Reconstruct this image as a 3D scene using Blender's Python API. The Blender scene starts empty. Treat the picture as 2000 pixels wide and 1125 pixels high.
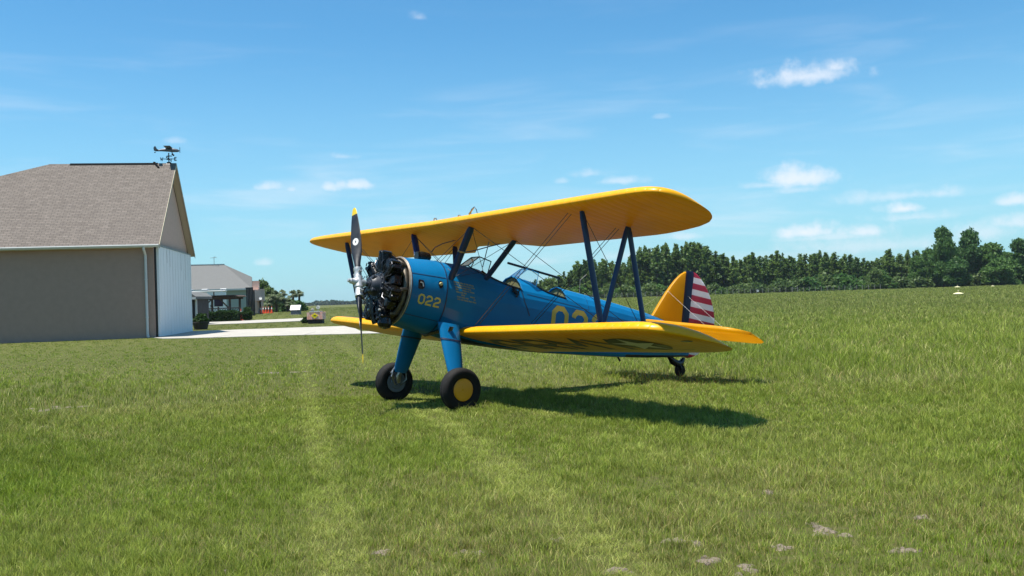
import bpy, math, random
import numpy as np
from mathutils import Vector, Matrix
from mathutils.bvhtree import BVHTree

S = bpy.context.scene
C = S.collection
rad = math.radians

# ------------------------------------------------------------------ camera
CAM_H, FPX, PITCH, ROLL = 1.602, 1805.0, 0.0113, 0.0331
cp, sp, cr_, sr_ = math.cos(PITCH), math.sin(PITCH), math.cos(ROLL), math.sin(ROLL)
r0, u0, f0 = Vector((1, 0, 0)), Vector((0, -sp, cp)), Vector((0, cp, sp))
cam_r, cam_u = r0 * cr_ - u0 * sr_, r0 * sr_ + u0 * cr_
camd = bpy.data.cameras.new('camera')
cam = bpy.data.objects.new('camera', camd)
C.objects.link(cam)
mw = Matrix.Identity(4)
for i in range(3):
    mw[i][0], mw[i][1], mw[i][2] = cam_r[i], cam_u[i], -f0[i]
mw[2][3] = CAM_H
cam.matrix_world = mw
camd.sensor_width = 36
camd.lens = 36 * FPX / 2000
camd.clip_start, camd.clip_end = 0.1, 20000
S.camera = cam


def at(px, py, Y):
    """point at ground distance Y seen at photo pixel px, py"""
    d = f0 * FPX + cam_r * (px - 1000) + cam_u * (562.5 - py)
    return Vector((0, 0, CAM_H)) + d * (Y / d.y)


def pdir(px, py):
    return (f0 * FPX + cam_r * (px - 1000) + cam_u * (562.5 - py)).normalized()


# ------------------------------------------------------------------ light and sky
SUN = Vector((-0.245, -0.075, 0.966)).normalized()      # towards the sun
sun_el, sun_rot = math.asin(SUN.z), math.atan2(SUN.x, SUN.y)
sd = bpy.data.lights.new('sun', 'SUN')
sd.energy, sd.angle, sd.color = 5.0, rad(0.53), (1.0, 0.95, 0.87)
so = bpy.data.objects.new('sun', sd)
C.objects.link(so)
so.rotation_euler = SUN.to_track_quat('Z', 'Y').to_euler()

S.view_settings.view_transform = 'Standard'
S.view_settings.look = 'None'
S.view_settings.exposure = 0.95
S.view_settings.gamma = 1.0
S.view_settings.use_curve_mapping = False

W = bpy.data.worlds.new('World')
S.world = W
W.use_nodes = True


def mk(nt):
    """small helper round a node tree: n(type, inputs, **props) and l(a, b)"""
    def n(t, ins=None, **kw):
        nd = nt.nodes.new(t)
        for k, v in kw.items():
            setattr(nd, k, v)
        for k, v in (ins or {}).items():
            s = nd.inputs[k]
            if hasattr(v, 'is_output'):
                nt.links.new(v, s)
            elif hasattr(v, 'outputs'):
                nt.links.new(v.outputs[0], s)
            else:
                s.default_value = v
        return nd
    return n


def build_sky():
    nt = W.node_tree
    nt.nodes.clear()
    n = mk(nt)

    def math_(op, a, b=None, c=None, clamp=False):
        ins = {0: a}
        if b is not None:
            ins[1] = b
        if c is not None:
            ins[2] = c
        return n('ShaderNodeMath', ins, operation=op, use_clamp=clamp)
    sky = n('ShaderNodeTexSky', sky_type='NISHITA', sun_disc=False, sun_elevation=sun_el,
            sun_rotation=sun_rot, altitude=0, air_density=1.0, dust_density=0.6, ozone_density=1.0)
    tint = n('ShaderNodeMix', {0: 1.0, 6: sky, 7: SKY_TINT}, data_type='RGBA', blend_type='MULTIPLY')
    co = n('ShaderNodeTexCoord').outputs['Generated']
    nz = n('ShaderNodeTexNoise', {'Vector': co, 'Scale': 26.0, 'Detail': 7.0, 'Roughness': 0.62})
    fine = n('ShaderNodeTexNoise', {'Vector': co, 'Scale': 75.0, 'Detail': 5.0, 'Roughness': 0.6})
    nsum = math_('ADD', math_('MULTIPLY', math_('SUBTRACT', nz.outputs[0], 0.5), 2.9),
                 math_('MULTIPLY', math_('SUBTRACT', fine.outputs[0], 0.5), 1.3))
    acc = None
    # px, py of the middle, half width, half height (photo pixels), density
    clouds = [(1580, 148, 92, 22, .80), (1632, 132, 34, 18, .75), (1555, 350, 66, 22, .85), (1495, 362, 48, 9, .45),
              (1555, 372, 45, 8, .35), (1770, 382, 105, 14, .45), (1840, 378, 40, 13, .5), (1768, 408, 38, 13, .98),
              (1790, 424, 70, 11, .5), (1572, 455, 52, 16, .92), (1690, 454, 58, 14, .8), (1640, 462, 110, 12, .5),
              (1985, 392, 30, 13, .75), (1990, 435, 60, 16, .6), (1920, 455, 60, 22, .5), (1700, 480, 160, 20, .42), (1340, 462, 50, 10, .5),
              (700, 362, 36, 14, .8), (640, 366, 15, 10, .7), (526, 366, 26, 10, .6), (571, 371, 12, 7, .5), (818, 34, 18, 10, .35),
              (670, 306, 34, 9, .42), (340, 276, 20, 7, .3), (1152, 340, 30, 10, .4), (1210, 354, 42, 9, .5), (1098, 354, 12, 6, .3),
              (1290, 228, 14, 6, .22), (1240, 500, 60, 14, .4), (1060, 510, 60, 12, .3), (515, 514, 14, 7, .4)]
    for cx, cy, hw, hh, den in clouds:
        d = pdir(cx, cy)
        right = d.cross(Vector((0, 0, 1))).normalized()
        up = right.cross(d).normalized()
        u = n('ShaderNodeVectorMath', {0: co, 1: right * (FPX / hw)}, operation='DOT_PRODUCT').outputs['Value']
        v = n('ShaderNodeVectorMath', {0: co, 1: up * (FPX / hh)}, operation='DOT_PRODUCT').outputs['Value']
        v2 = math_('MAXIMUM', v, math_('MULTIPLY', v, -1.7))       # flatter below
        q = math_('SQRT', math_('ADD', math_('MULTIPLY', u, u), math_('MULTIPLY', v2, v2)))
        fwd = n('ShaderNodeVectorMath', {0: co, 1: d}, operation='DOT_PRODUCT').outputs['Value']
        q = math_('ADD', q, math_('MULTIPLY', math_('LESS_THAN', fwd, 0.5), 9.0))
        e = math_('ADD', q, nsum)
        m = n('ShaderNodeMapRange', {0: e, 1: 1.5, 2: -0.1, 3: 0.0, 4: den * .95}, interpolation_type='SMOOTHSTEP')
        acc = m if acc is None else math_('MAXIMUM', acc, m)
    # thin high veil, stretched along the horizon
    mp = n('ShaderNodeMapping', {'Vector': co, 'Scale': (2.2, 2.2, 17.0), 'Rotation': (0, rad(7), 0)})
    vz = n('ShaderNodeTexNoise', {'Vector': mp, 'Scale': 2.0, 'Detail': 6.0, 'Roughness': 0.55, 'Distortion': 0.4})
    veil = n('ShaderNodeMapRange', {0: vz.outputs[0], 1: 0.48, 2: 0.80, 3: 0.0, 4: 0.34}, interpolation_type='SMOOTHSTEP')
    sep = n('ShaderNodeSeparateXYZ', {0: co})
    low = n('ShaderNodeMapRange', {0: sep.outputs['Z'], 1: 0.34, 2: 0.06, 3: 0.10, 4: 1.0}, interpolation_type='SMOOTHSTEP')
    veilm = math_('MULTIPLY', veil, low)
    acc = math_('MAXIMUM', acc, veilm)
    hz = n('ShaderNodeMapRange', {0: sep.outputs['Z'], 1: 0.30, 2: 0.0, 3: 0.0, 4: SKY_LOW}, interpolation_type='SMOOTHSTEP')
    base = n('ShaderNodeMix', {0: hz.outputs[0], 6: tint.outputs[2], 7: SKY_LOWCOL}, data_type='RGBA')
    mix = n('ShaderNodeMix', {0: acc.outputs[0], 6: base.outputs[2], 7: CLOUD_COL}, data_type='RGBA')
    bg = n('ShaderNodeBackground', {'Color': mix.outputs[2], 'Strength': SKY_STR})
    n('ShaderNodeOutputWorld', {'Surface': bg})


SKY_STR = 0.082
SKY_TINT = (0.415, 0.86, 1.04, 1)
SKY_LOW, SKY_LOWCOL = 0.55, (3.0, 4.9, 5.9, 1)
CLOUD_COL = (5.9, 6.2, 6.7, 1)
build_sky()


# ------------------------------------------------------------------ materials
def new_mat(name):
    m = bpy.data.materials.new(name)
    m.use_nodes = True
    m.node_tree.nodes.clear()
    return m, mk(m.node_tree)


ALB = 0.76                # overall paint and surface brightness


def pbr(name, col, rough=0.5, metal=0.0, var=0.12, scale=6.0, col2=None, bump=0.0, bscale=40.0, coat=0.0, trans=0.0, spec=0.5, rvar=0.1):
    m, n = new_mat(name)
    if metal < .7:
        col = tuple(c * ALB for c in col)
        col2 = tuple(c * ALB for c in col2) if col2 else None
    co = n('ShaderNodeTexCoord').outputs['Object']
    nz = n('ShaderNodeTexNoise', {'Vector': co, 'Scale': scale, 'Detail': 6.0, 'Roughness': 0.6})
    c2 = col2 or tuple(c * (1 - var * 2) for c in col)
    ramp = n('ShaderNodeMapRange', {0: nz.outputs[0], 1: 0.3, 2: 0.7})
    mx = n('ShaderNodeMix', {0: ramp.outputs[0], 6: (*c2, 1), 7: (*col, 1)}, data_type='RGBA')
    rr = n('ShaderNodeMapRange', {0: nz.outputs[0], 1: 0.3, 2: 0.7, 3: max(0.02, rough - rvar), 4: min(1, rough + rvar)})
    ins = {'Base Color': mx.outputs[2], 'Roughness': rr.outputs[0], 'Metallic': metal, 'Coat Weight': coat, 'Coat Roughness': 0.06,
           'Specular IOR Level': spec}
    if bump:
        bz = n('ShaderNodeTexNoise', {'Vector': co, 'Scale': bscale, 'Detail': 4.0})
        ins['Normal'] = n('ShaderNodeBump', {'Strength': bump, 'Distance': 0.02, 'Height': bz.outputs[0]})
    b = n('ShaderNodeBsdfPrincipled', ins)
    out = b
    if trans:
        t = n('ShaderNodeBsdfTranslucent', {'Color': mx.outputs[2]})
        out = n('ShaderNodeMixShader', {0: trans, 1: b, 2: t})
    n('ShaderNodeOutputMaterial', {'Surface': out})
    return m


M = {}
M['blue'] = pbr('blue_paint', (0.002, 0.170, 0.40), 0.36, var=0.09, scale=2.6, coat=0.05, spec=0.18)
M['navy'] = pbr('navy_paint', (0.006, 0.045, 0.165), 0.36, var=0.06, coat=0.1, spec=0.3)
M['dark'] = pbr('black_enamel', (0.006, 0.006, 0.007), 0.33, var=0.3, scale=25, rvar=0.2)
M['rubber'] = pbr('tyre_rubber', (0.014, 0.013, 0.013), 0.8, var=0.2, scale=9, bump=0.15, spec=0.25)
M['alu'] = pbr('bare_aluminium', (0.74, 0.74, 0.71), 0.46, 0.65, var=0.12, scale=14)
M['steel'] = pbr('worn_steel', (0.42, 0.41, 0.39), 0.38, 1.0, var=0.25, scale=25)
M['exhaust'] = pbr('heat_stained_metal', (0.26, 0.22, 0.165), 0.55, 0.6, col2=(0.07, 0.055, 0.04), scale=9)
M['greycase'] = pbr('grey_blue_crankcase', (0.026, 0.034, 0.052), 0.5, var=0.3, scale=9)
M['bladegrey'] = pbr('charcoal_blade', (0.020, 0.022, 0.027), 0.38, var=0.2, scale=7)
M['yellowtip'] = pbr('yellow_tip_paint', (0.78, 0.56, 0.02), 0.4, var=0.06)
M['hubyellow'] = pbr('yellow_wheel_cover', (0.88, 0.37, 0.008), 0.35, var=0.05)
M['numpale'] = pbr('pale_number_paint', (0.74, 0.58, 0.09), 0.4, var=0.06)
M['numyellow'] = pbr('yellow_number_paint', (0.80, 0.44, 0.02), 0.4, var=0.05)
M['stencil'] = pbr('faded_stencil', (0.30, 0.33, 0.20), 0.5, var=0.3)
M['paleyellow'] = pbr('pale_yellow_paint', (0.70, 0.62, 0.30), 0.5, var=0.1)
M['white'] = pbr('white_paint', (0.80, 0.80, 0.78), 0.45, var=0.04)
M['red'] = pbr('red_paint', (0.50, 0.02, 0.04), 0.4, var=0.05)
M['olive'] = pbr('olive_interior', (0.20, 0.19, 0.075), 0.6, var=0.15)
M['leather'] = pbr('black_leather', (0.012, 0.011, 0.010), 0.5, var=0.2, bump=0.2)
M['wire'] = pbr('steel_wire', (0.10, 0.10, 0.11), 0.35, 0.8, var=0.1)
M['belly'] = pbr('belly_shade_paint', (0.004, 0.018, 0.035), 0.5, var=0.3, scale=4)  # near-black blue carrying the shade under the fuselage
M['seam'] = pbr('dark_seam', (0.006, 0.022, 0.07), 0.5, var=0.1)
M['letterdark'] = pbr('faded_dark_lettering', (0.045, 0.042, 0.034), 0.45, var=0.1)
M['matblack'] = pbr('flat_black', (0.012, 0.012, 0.012), 0.95, spec=0.05)


def make_glass():
    m, n = new_mat('clear_perspex')
    t = n('ShaderNodeBsdfTransparent', {'Color': (0.86, 0.94, 0.97, 1)})
    g = n('ShaderNodeBsdfGlossy', {'Color': (1, 1, 1, 1), 'Roughness': 0.03})
    lw = n('ShaderNodeLayerWeight', {'Blend': 0.35})
    f = n('ShaderNodeMapRange', {0: lw.outputs['Fresnel'], 3: 0.05, 4: 0.7})
    n('ShaderNodeOutputMaterial', {'Surface': n('ShaderNodeMixShader', {0: f.outputs[0], 1: t, 2: g})})
    return m


M['glass'] = make_glass()


def make_fabric(name, col, trans, rib=True):
    """doped fabric over wing ribs: faint ribs across the chord, a little light passes through"""
    m, n = new_mat(name)
    co = n('ShaderNodeTexCoord').outputs['Object']
    sep = n('ShaderNodeSeparateXYZ', {0: co})
    w = n('ShaderNodeMath', {0: n('ShaderNodeMath', {0: sep.outputs['Y'], 1: 2 * math.pi / 0.29}, operation='MULTIPLY')}, operation='SINE')
    pw = n('ShaderNodeMath', {0: n('ShaderNodeMath', {0: w}, operation='ABSOLUTE'), 1: 0.35}, operation='POWER')
    nz = n('ShaderNodeTexNoise', {'Vector': co, 'Scale': 2.2, 'Detail': 6.0, 'Roughness': 0.65})
    st = n('ShaderNodeTexNoise', {'Vector': n('ShaderNodeMapping', {'Vector': co, 'Scale': (0.8, 9.0, 2.0)}), 'Scale': 2.0, 'Detail': 5.0})
    f = n('ShaderNodeMapRange', {0: nz.outputs[0], 1: 0.32, 2: 0.68})
    mx = n('ShaderNodeMix', {0: f.outputs[0], 6: (col[0] * .88, col[1] * .84, col[2] * .8, 1), 7: (*col, 1)}, data_type='RGBA')
    f2 = n('ShaderNodeMapRange', {0: st.outputs[0], 1: 0.55, 2: 0.8, 3: 0.0, 4: 0.22})
    mx2 = n('ShaderNodeMix', {0: f2.outputs[0], 6: mx.outputs[2], 7: (col[0] * .45, col[1] * .42, col[2] * .6 + .01, 1)}, data_type='RGBA')
    ins = {'Base Color': mx2.outputs[2], 'Roughness': 0.38, 'Coat Weight': 0.08, 'Coat Roughness': 0.12, 'Specular IOR Level': 0.3}
    if rib:
        ins['Normal'] = n('ShaderNodeBump', {'Strength': 0.6, 'Distance': 0.012, 'Height': pw})
    b = n('ShaderNodeBsdfPrincipled', ins)
    t = n('ShaderNodeBsdfTranslucent', {'Color': mx2.outputs[2] if rib else n('ShaderNodeGamma', {0: mx2.outputs[2], 1: 0.6})})
    n('ShaderNodeOutputMaterial', {'Surface': n('ShaderNodeMixShader', {0: trans, 1: b, 2: t})})
    return m


M['wing'] = make_fabric('yellow_doped_fabric', (0.80, 0.40, 0.006), 0.16)
M['fin'] = make_fabric('yellow_tail_fabric', (0.80, 0.40, 0.006), 0.55, False)


def make_rudder():
    m, n = new_mat('striped_rudder_fabric')
    co = n('ShaderNodeTexCoord').outputs['Object']
    sep = n('ShaderNodeSeparateXYZ', {0: co})
    # z measured down from the top of the rudder in stripes of 0.113 m
    s = n('ShaderNodeMath', {0: n('ShaderNodeMath', {0: RUD_TOP, 1: sep.outputs['Z']}, operation='SUBTRACT'), 1: 0.226}, operation='DIVIDE')
    fr = n('ShaderNodeMath', {0: s}, operation='FRACT')
    red = n('ShaderNodeMath', {0: fr, 1: 0.5}, operation='LESS_THAN')
    c1 = n('ShaderNodeMix', {0: red, 6: (0.90, 0.89, 0.87, 1), 7: (0.46, 0.014, 0.042, 1)}, data_type='RGBA')
    nav = n('ShaderNodeMath', {0: sep.outputs['X'], 1: RUD_NAVY}, operation='GREATER_THAN')
    c2 = n('ShaderNodeMix', {0: nav, 6: c1.outputs[2], 7: (0.010, 0.014, 0.045, 1)}, data_type='RGBA')
    nz = n('ShaderNodeTexNoise', {'Vector': co, 'Scale': 3.0, 'Detail': 4.0})
    v = n('ShaderNodeMapRange', {0: nz.outputs[0], 3: 0.88, 4: 1.06})
    c3 = n('ShaderNodeMix', {0: 1.0, 6: c2.outputs[2], 7: v.outputs[0]}, data_type='RGBA', blend_type='MULTIPLY')
    b = n('ShaderNodeBsdfPrincipled', {'Base Color': c3.outputs[2], 'Roughness': 0.4, 'Coat Weight': 0.2})
    t = n('ShaderNodeBsdfTranslucent', {'Color': n('ShaderNodeGamma', {0: c3.outputs[2], 1: 0.6})})
    n('ShaderNodeOutputMaterial', {'Surface': n('ShaderNodeMixShader', {0: 0.58, 1: b, 2: t})})
    return m


def make_leaf(name, col, col2, trans=0.48, rough=0.55, scale=0.35):
    m, n = new_mat(name)
    col, col2 = tuple(c * .98 for c in col), tuple(c * .98 for c in col2)
    oi = n('ShaderNodeObjectInfo').outputs['Random']
    geo = n('ShaderNodeNewGeometry')
    nz = n('ShaderNodeTexNoise', {'Vector': geo.outputs['Position'], 'Scale': scale, 'Detail': 4.0})
    ri = n('ShaderNodeMath', {0: geo.outputs['Random Per Island'], 1: 0.45}, operation='MULTIPLY')
    f = n('ShaderNodeMath', {0: n('ShaderNodeMath', {0: nz.outputs[0], 1: oi}, operation='ADD'), 1: ri}, operation='ADD')
    fr = n('ShaderNodeMapRange', {0: f, 1: 0.35, 2: 1.65})
    mx = n('ShaderNodeMix', {0: fr.outputs[0], 6: (*col, 1), 7: (*col2, 1)}, data_type='RGBA')
    b = n('ShaderNodeBsdfPrincipled', {'Base Color': mx.outputs[2], 'Roughness': rough, 'Specular IOR Level': 0.3})
    t = n('ShaderNodeBsdfTranslucent', {'Color': mx.outputs[2]})
    n('ShaderNodeOutputMaterial', {'Surface': n('ShaderNodeMixShader', {0: trans, 1: b, 2: t})})
    return m


M['pine'] = make_leaf('pine_needles', (0.050, 0.108, 0.024), (0.128, 0.200, 0.042))
M['oak'] = make_leaf('oak_leaves', (0.044, 0.115, 0.026), (0.098, 0.190, 0.042))
M['scrub'] = make_leaf('scrub_leaves', (0.050, 0.105, 0.026), (0.115, 0.170, 0.048))
M['lime'] = make_leaf('light_green_leaves', (0.070, 0.130, 0.030), (0.12, 0.18, 0.045))
M['hedge'] = make_leaf('hedge_leaves', (0.016, 0.045, 0.012), (0.045, 0.090, 0.022), scale=1.5)
M['palm'] = make_leaf('palm_leaves', (0.085, 0.130, 0.055), (0.20, 0.235, 0.120), scale=1.0)
M['farwood'] = make_leaf('far_wood_leaves', (0.030, 0.060, 0.030), (0.055, 0.090, 0.040), scale=0.02)
M['bark'] = pbr('tree_bark', (0.10, 0.075, 0.055), 0.9, var=0.25, scale=3, bump=0.4)


def make_grass_blade():
    m, n = new_mat('grass_blades')
    at_ = n('ShaderNodeAttribute', attribute_name='tint')
    geo = n('ShaderNodeNewGeometry')
    b = n('ShaderNodeBsdfPrincipled', {'Base Color': at_.outputs['Color'], 'Roughness': 0.55, 'Specular IOR Level': 0.16})
    t = n('ShaderNodeBsdfTranslucent', {'Color': at_.outputs['Color']})
    n('ShaderNodeOutputMaterial', {'Surface': n('ShaderNodeMixShader', {0: 0.42, 1: b, 2: t})})
    return m


M['blade'] = make_grass_blade()


def make_ground():
    m, n = new_mat('field_ground')
    co = n('ShaderNodeTexCoord').outputs['Object']
    a = n('ShaderNodeTexNoise', {'Vector': co, 'Scale': 0.16, 'Detail': 8.0, 'Roughness': 0.65})
    b_ = n('ShaderNodeTexNoise', {'Vector': co, 'Scale': 14.0, 'Detail': 8.0, 'Roughness': 0.75})
    big = n('ShaderNodeTexNoise', {'Vector': co, 'Scale': 0.025, 'Detail': 5.0})
    f = n('ShaderNodeMapRange', {0: a.outputs[0], 1: 0.35, 2: 0.65})
    c1 = n('ShaderNodeMix', {0: f.outputs[0], 6: (0.062, 0.082, 0.014, 1), 7: (0.082, 0.098, 0.020, 1)}, data_type='RGBA')
    f2 = n('ShaderNodeMapRange', {0: b_.outputs[0], 1: 0.42, 2: 0.66})
    c2 = n('ShaderNodeMix', {0: f2.outputs[0], 6: c1.outputs[2], 7: (0.105, 0.092, 0.042, 1)}, data_type='RGBA')
    f3 = n('ShaderNodeMapRange', {0: big.outputs[0], 1: 0.35, 2: 0.65, 3: 0.75, 4: 1.15})
    c3 = n('ShaderNodeMix', {0: 1.0, 6: c2.outputs[2], 7: f3.outputs[0]}, data_type='RGBA', blend_type='MULTIPLY')
    bp = n('ShaderNodeBump', {'Strength': 0.6, 'Distance': 0.05, 'Height': b_.outputs[0]})
    b = n('ShaderNodeBsdfPrincipled', {'Base Color': c3.outputs[2], 'Roughness': 0.95, 'Specular IOR Level': 0.1, 'Normal': bp})
    n('ShaderNodeOutputMaterial', {'Surface': b})
    return m


M['ground'] = make_ground()
M['sand'] = pbr('dry_sand', (0.31, 0.25, 0.185), 0.95, var=0.3, scale=30, bump=0.9, bscale=120)
M['concrete'] = pbr('pale_concrete', (0.47, 0.44, 0.385), 0.9, var=0.13, scale=0.9, bump=0.1)
M['joint'] = pbr('concrete_joint', (0.20, 0.19, 0.17), 0.9)


def make_stucco(name, col):
    return pbr(name, col, 0.9, var=0.06, scale=3.0, bump=0.6, bscale=30.0, spec=0.2)


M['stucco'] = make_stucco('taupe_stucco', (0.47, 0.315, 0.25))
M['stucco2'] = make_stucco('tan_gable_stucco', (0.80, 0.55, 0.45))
M['pinkstucco'] = make_stucco('pink_tan_stucco', (0.90, 0.68, 0.57))


def make_shingle():
    m, n = new_mat('taupe_shingles')
    uv = n('ShaderNodeUVMap').outputs[0]
    br = n('ShaderNodeTexBrick', {'Vector': uv, 'Color1': (0.172, 0.148, 0.130, 1), 'Color2': (0.140, 0.120, 0.106, 1), 'Mortar': (0.070, 0.060, 0.053, 1),
                                  'Scale': 1.0, 'Mortar Size': 0.013, 'Bias': 0.0, 'Brick Width': 0.34, 'Row Height': 0.155, 'Mortar Smooth': 0.4})
    nz = n('ShaderNodeTexNoise', {'Vector': uv, 'Scale': 2.6, 'Detail': 7.0, 'Roughness': 0.7})
    v = n('ShaderNodeMapRange', {0: nz.outputs[0], 1: 0.3, 2: 0.7, 3: 0.82, 4: 1.14})
    c = n('ShaderNodeMix', {0: 1.0, 6: br.outputs[0], 7: v.outputs[0]}, data_type='RGBA', blend_type='MULTIPLY')
    bp = n('ShaderNodeBump', {'Strength': 0.5, 'Distance': 0.02, 'Height': br.outputs[1]})
    bp.invert = True
    b = n('ShaderNodeBsdfPrincipled', {'Base Color': c.outputs[2], 'Roughness': 0.95, 'Normal': bp, 'Specular IOR Level': 0.15})
    n('ShaderNodeOutputMaterial', {'Surface': b})
    return m


M['shingle'] = make_shingle()
M['greyroof'] = pbr('grey_roof', (0.185, 0.187, 0.183), 0.9, var=0.1, scale=2, bump=0.3)
M['trim'] = pbr('white_trim', (0.72, 0.72, 0.70), 0.5, var=0.05)
M['soffit'] = pbr('beige_soffit', (0.55, 0.47, 0.33), 0.7, var=0.04)
M['doorwhite'] = pbr('white_door_panel', (0.98, 0.99, 1.0), 0.5, var=0.04, scale=1.2)
M['rvwhite'] = pbr('white_gelcoat', (1.0, 1.0, 1.0), 0.35, var=0.03)
M['greenwall'] = pbr('grey_green_wall', (0.40, 0.46, 0.41), 0.8, var=0.05)
M['brownwood'] = pbr('weathered_brown_wood', (0.11, 0.075, 0.055), 0.85, var=0.25, scale=4)
M['blackwood'] = pbr('black_stained_wood', (0.018, 0.014, 0.016), 0.7, var=0.25, scale=4)
M['redwood'] = pbr('weathered_red_planks', (1.10, 0.42, 0.32), 0.85, col2=(1.15, 0.86, 0.75), scale=3.5)
M['darkglass'] = pbr('dark_window', (0.05, 0.035, 0.06), 0.1, var=0.1)
M['planter'] = pbr('dark_planter', (0.055, 0.050, 0.046), 0.8, var=0.2)
M['orange'] = pbr('orange_plastic', (0.80, 0.10, 0.02), 0.5, var=0.06)
M['signyellow'] = pbr('yellow_sign', (1.28, 1.0, 0.02), 0.5, var=0.04)
M['greymetal'] = pbr('grey_painted_metal', (0.13, 0.145, 0.17), 0.5, var=0.1)
M['vane'] = pbr('vane_iron', (0.016, 0.018, 0.026), 0.5, var=0.15)
M['vanegrey'] = pbr('vane_grey_metal', (0.15, 0.16, 0.19), 0.45, 0.3, var=0.15)
M['markeryellow'] = pbr('pale_yellow_marker', (0.90, 0.84, 0.48), 0.6, var=0.06)
M['greypost'] = pbr('grey_post', (0.30, 0.29, 0.26), 0.9, var=0.15)


# ------------------------------------------------------------------ mesh helpers
class MB:
    def __init__(self):
        self.v, self.f, self.m, self.uv = [], [], [], None

    def add(self, vs, fs, mi=0):
        o = len(self.v)
        self.v += [tuple(p) for p in vs]
        self.f += [tuple(i + o for i in f) for f in fs]
        self.m += [mi] * len(fs)
        return self

    def box(self, lo, hi, mi=0, bev=0.0, mat=None):
        x0, y0, z0 = lo
        x1, y1, z1 = hi
        if bev <= 0:
            vs = [(x0, y0, z0), (x1, y0, z0), (x1, y1, z0), (x0, y1, z0), (x0, y0, z1), (x1, y0, z1), (x1, y1, z1), (x0, y1, z1)]
            fs = [(3, 2, 1, 0), (4, 5, 6, 7), (0, 1, 5, 4), (1, 2, 6, 5), (2, 3, 7, 6), (3, 0, 4, 7)]
        else:
            b = bev
            ring = lambda e, z: [(x0 + e, y0 + b, z), (x0 + b, y0 + e, z), (x1 - b, y0 + e, z), (x1 - e, y0 + b, z),
                                 (x1 - e, y1 - b, z), (x1 - b, y1 - e, z), (x0 + b, y1 - e, z), (x0 + e, y1 - b, z)]
            inner = lambda z: [(x0 + b, y0 + b, z)] * 2 + [(x1 - b, y0 + b, z)] * 2 + [(x1 - b, y1 - b, z)] * 2 + [(x0 + b, y1 - b, z)] * 2
            vs = ring(b * .6, z0 + b * .0) + ring(0, z0 + b) + ring(0, z1 - b) + ring(b * .6, z1)
            fs = []
            for k in range(3):
                for i in range(8):
                    j = (i + 1) % 8
                    fs.append((k * 8 + i, k * 8 + j, k * 8 + 8 + j, k * 8 + 8 + i))
            fs += [tuple(range(7, -1, -1)), tuple(range(24, 32))]
        if mat is not None:
            vs = [mat @ Vector(p) for p in vs]
        return self.add(vs, fs, mi)

    def tube(self, pts, r, n=8, mi=0, caps=True, ell=None, up=None):
        """tube along pts; r a number or list; ell=(a, b) scales the cross-section along 'up' x / side"""
        pts = [Vector(p) for p in pts]
        rs = r if isinstance(r, (list, tuple)) else [r] * len(pts)
        vs, fs = [], []
        prev = None
        for i, p in enumerate(pts):
            d = (pts[min(i + 1, len(pts) - 1)] - pts[max(i - 1, 0)]).normalized()
            ref = Vector(up) if up is not None else (prev if prev is not None else (Vector((0, 0, 1)) if abs(d.z) < .9 else Vector((1, 0, 0))))
            a = (ref - d * ref.dot(d)).normalized()
            b = d.cross(a)
            prev = a
            ea, eb = ell or (1, 1)
            for k in range(n):
                t = 2 * math.pi * k / n
                vs.append(p + a * (math.cos(t) * rs[i] * ea) + b * (math.sin(t) * rs[i] * eb))
        for i in range(len(pts) - 1):
            for k in range(n):
                j = (k + 1) % n
                fs.append((i * n + k, i * n + j, i * n + n + j, i * n + n + k))
        if caps:
            fs.append(tuple(range(n - 1, -1, -1)))
            o = (len(pts) - 1) * n
            fs.append(tuple(range(o, o + n)))
        return self.add(vs, fs, mi)

    def lathe(self, prof, origin, axis, n=24, mi=0, close=False, a0=0.0):
        """prof: (along axis, radius) pairs"""
        ax = Vector(axis).normalized()
        a = (Vector((0, 0, 1)) if abs(ax.z) < .9 else Vector((1, 0, 0)))
        a = (a - ax * a.dot(ax)).normalized()
        b = ax.cross(a)
        o = Vector(origin)
        vs, fs = [], []
        for h, r in prof:
            for k in range(n):
                t = a0 + 2 * math.pi * k / n
                vs.append(o + ax * h + a * (math.cos(t) * r) + b * (math.sin(t) * r))
        L = len(prof)
        for i in range(L if close else L - 1):
            i2 = (i + 1) % L
            for k in range(n):
                j = (k + 1) % n
                fs.append((i * n + k, i * n + j, i2 * n + j, i2 * n + k))
        if not close:
            if prof[0][1] > 1e-4:
                fs.append(tuple(range(n - 1, -1, -1)))
            if prof[-1][1] > 1e-4:
                fs.append(tuple(range((L - 1) * n, L * n)))
        return self.add(vs, fs, mi)

    def torus(self, origin, axis, R, r, n=32, k=10, mi=0):
        return self.lathe([(r * math.sin(2 * math.pi * i / k), R + r * math.cos(2 * math.pi * i / k)) for i in range(k)], origin, axis, n, mi, close=True)

    def prism(self, pts, depth, mi=0):
        """closed planar outline pts (3D) extruded by vector depth"""
        d = Vector(depth)
        n = len(pts)
        vs = [Vector(p) for p in pts] + [Vector(p) + d for p in pts]
        fs = [tuple(range(n - 1, -1, -1)), tuple(range(n, 2 * n))] + [(i, (i + 1) % n, n + (i + 1) % n, n + i) for i in range(n)]
        return self.add(vs, fs, mi)

    def loft(self, rings, mi=0, cap0=True, cap1=True, closed=True):
        n = len(rings[0])
        vs = [p for r in rings for p in r]
        fs = []
        for i in range(len(rings) - 1):
            for k in range(n if closed else n - 1):
                j = (k + 1) % n
                fs.append((i * n + k, i * n + j, i * n + n + j, i * n + n + k))
        if cap0:
            fs.append(tuple(range(n - 1, -1, -1)))
        if cap1:
            fs.append(tuple(range((len(rings) - 1) * n, len(rings) * n)))
        return self.add(vs, fs, mi)

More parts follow.
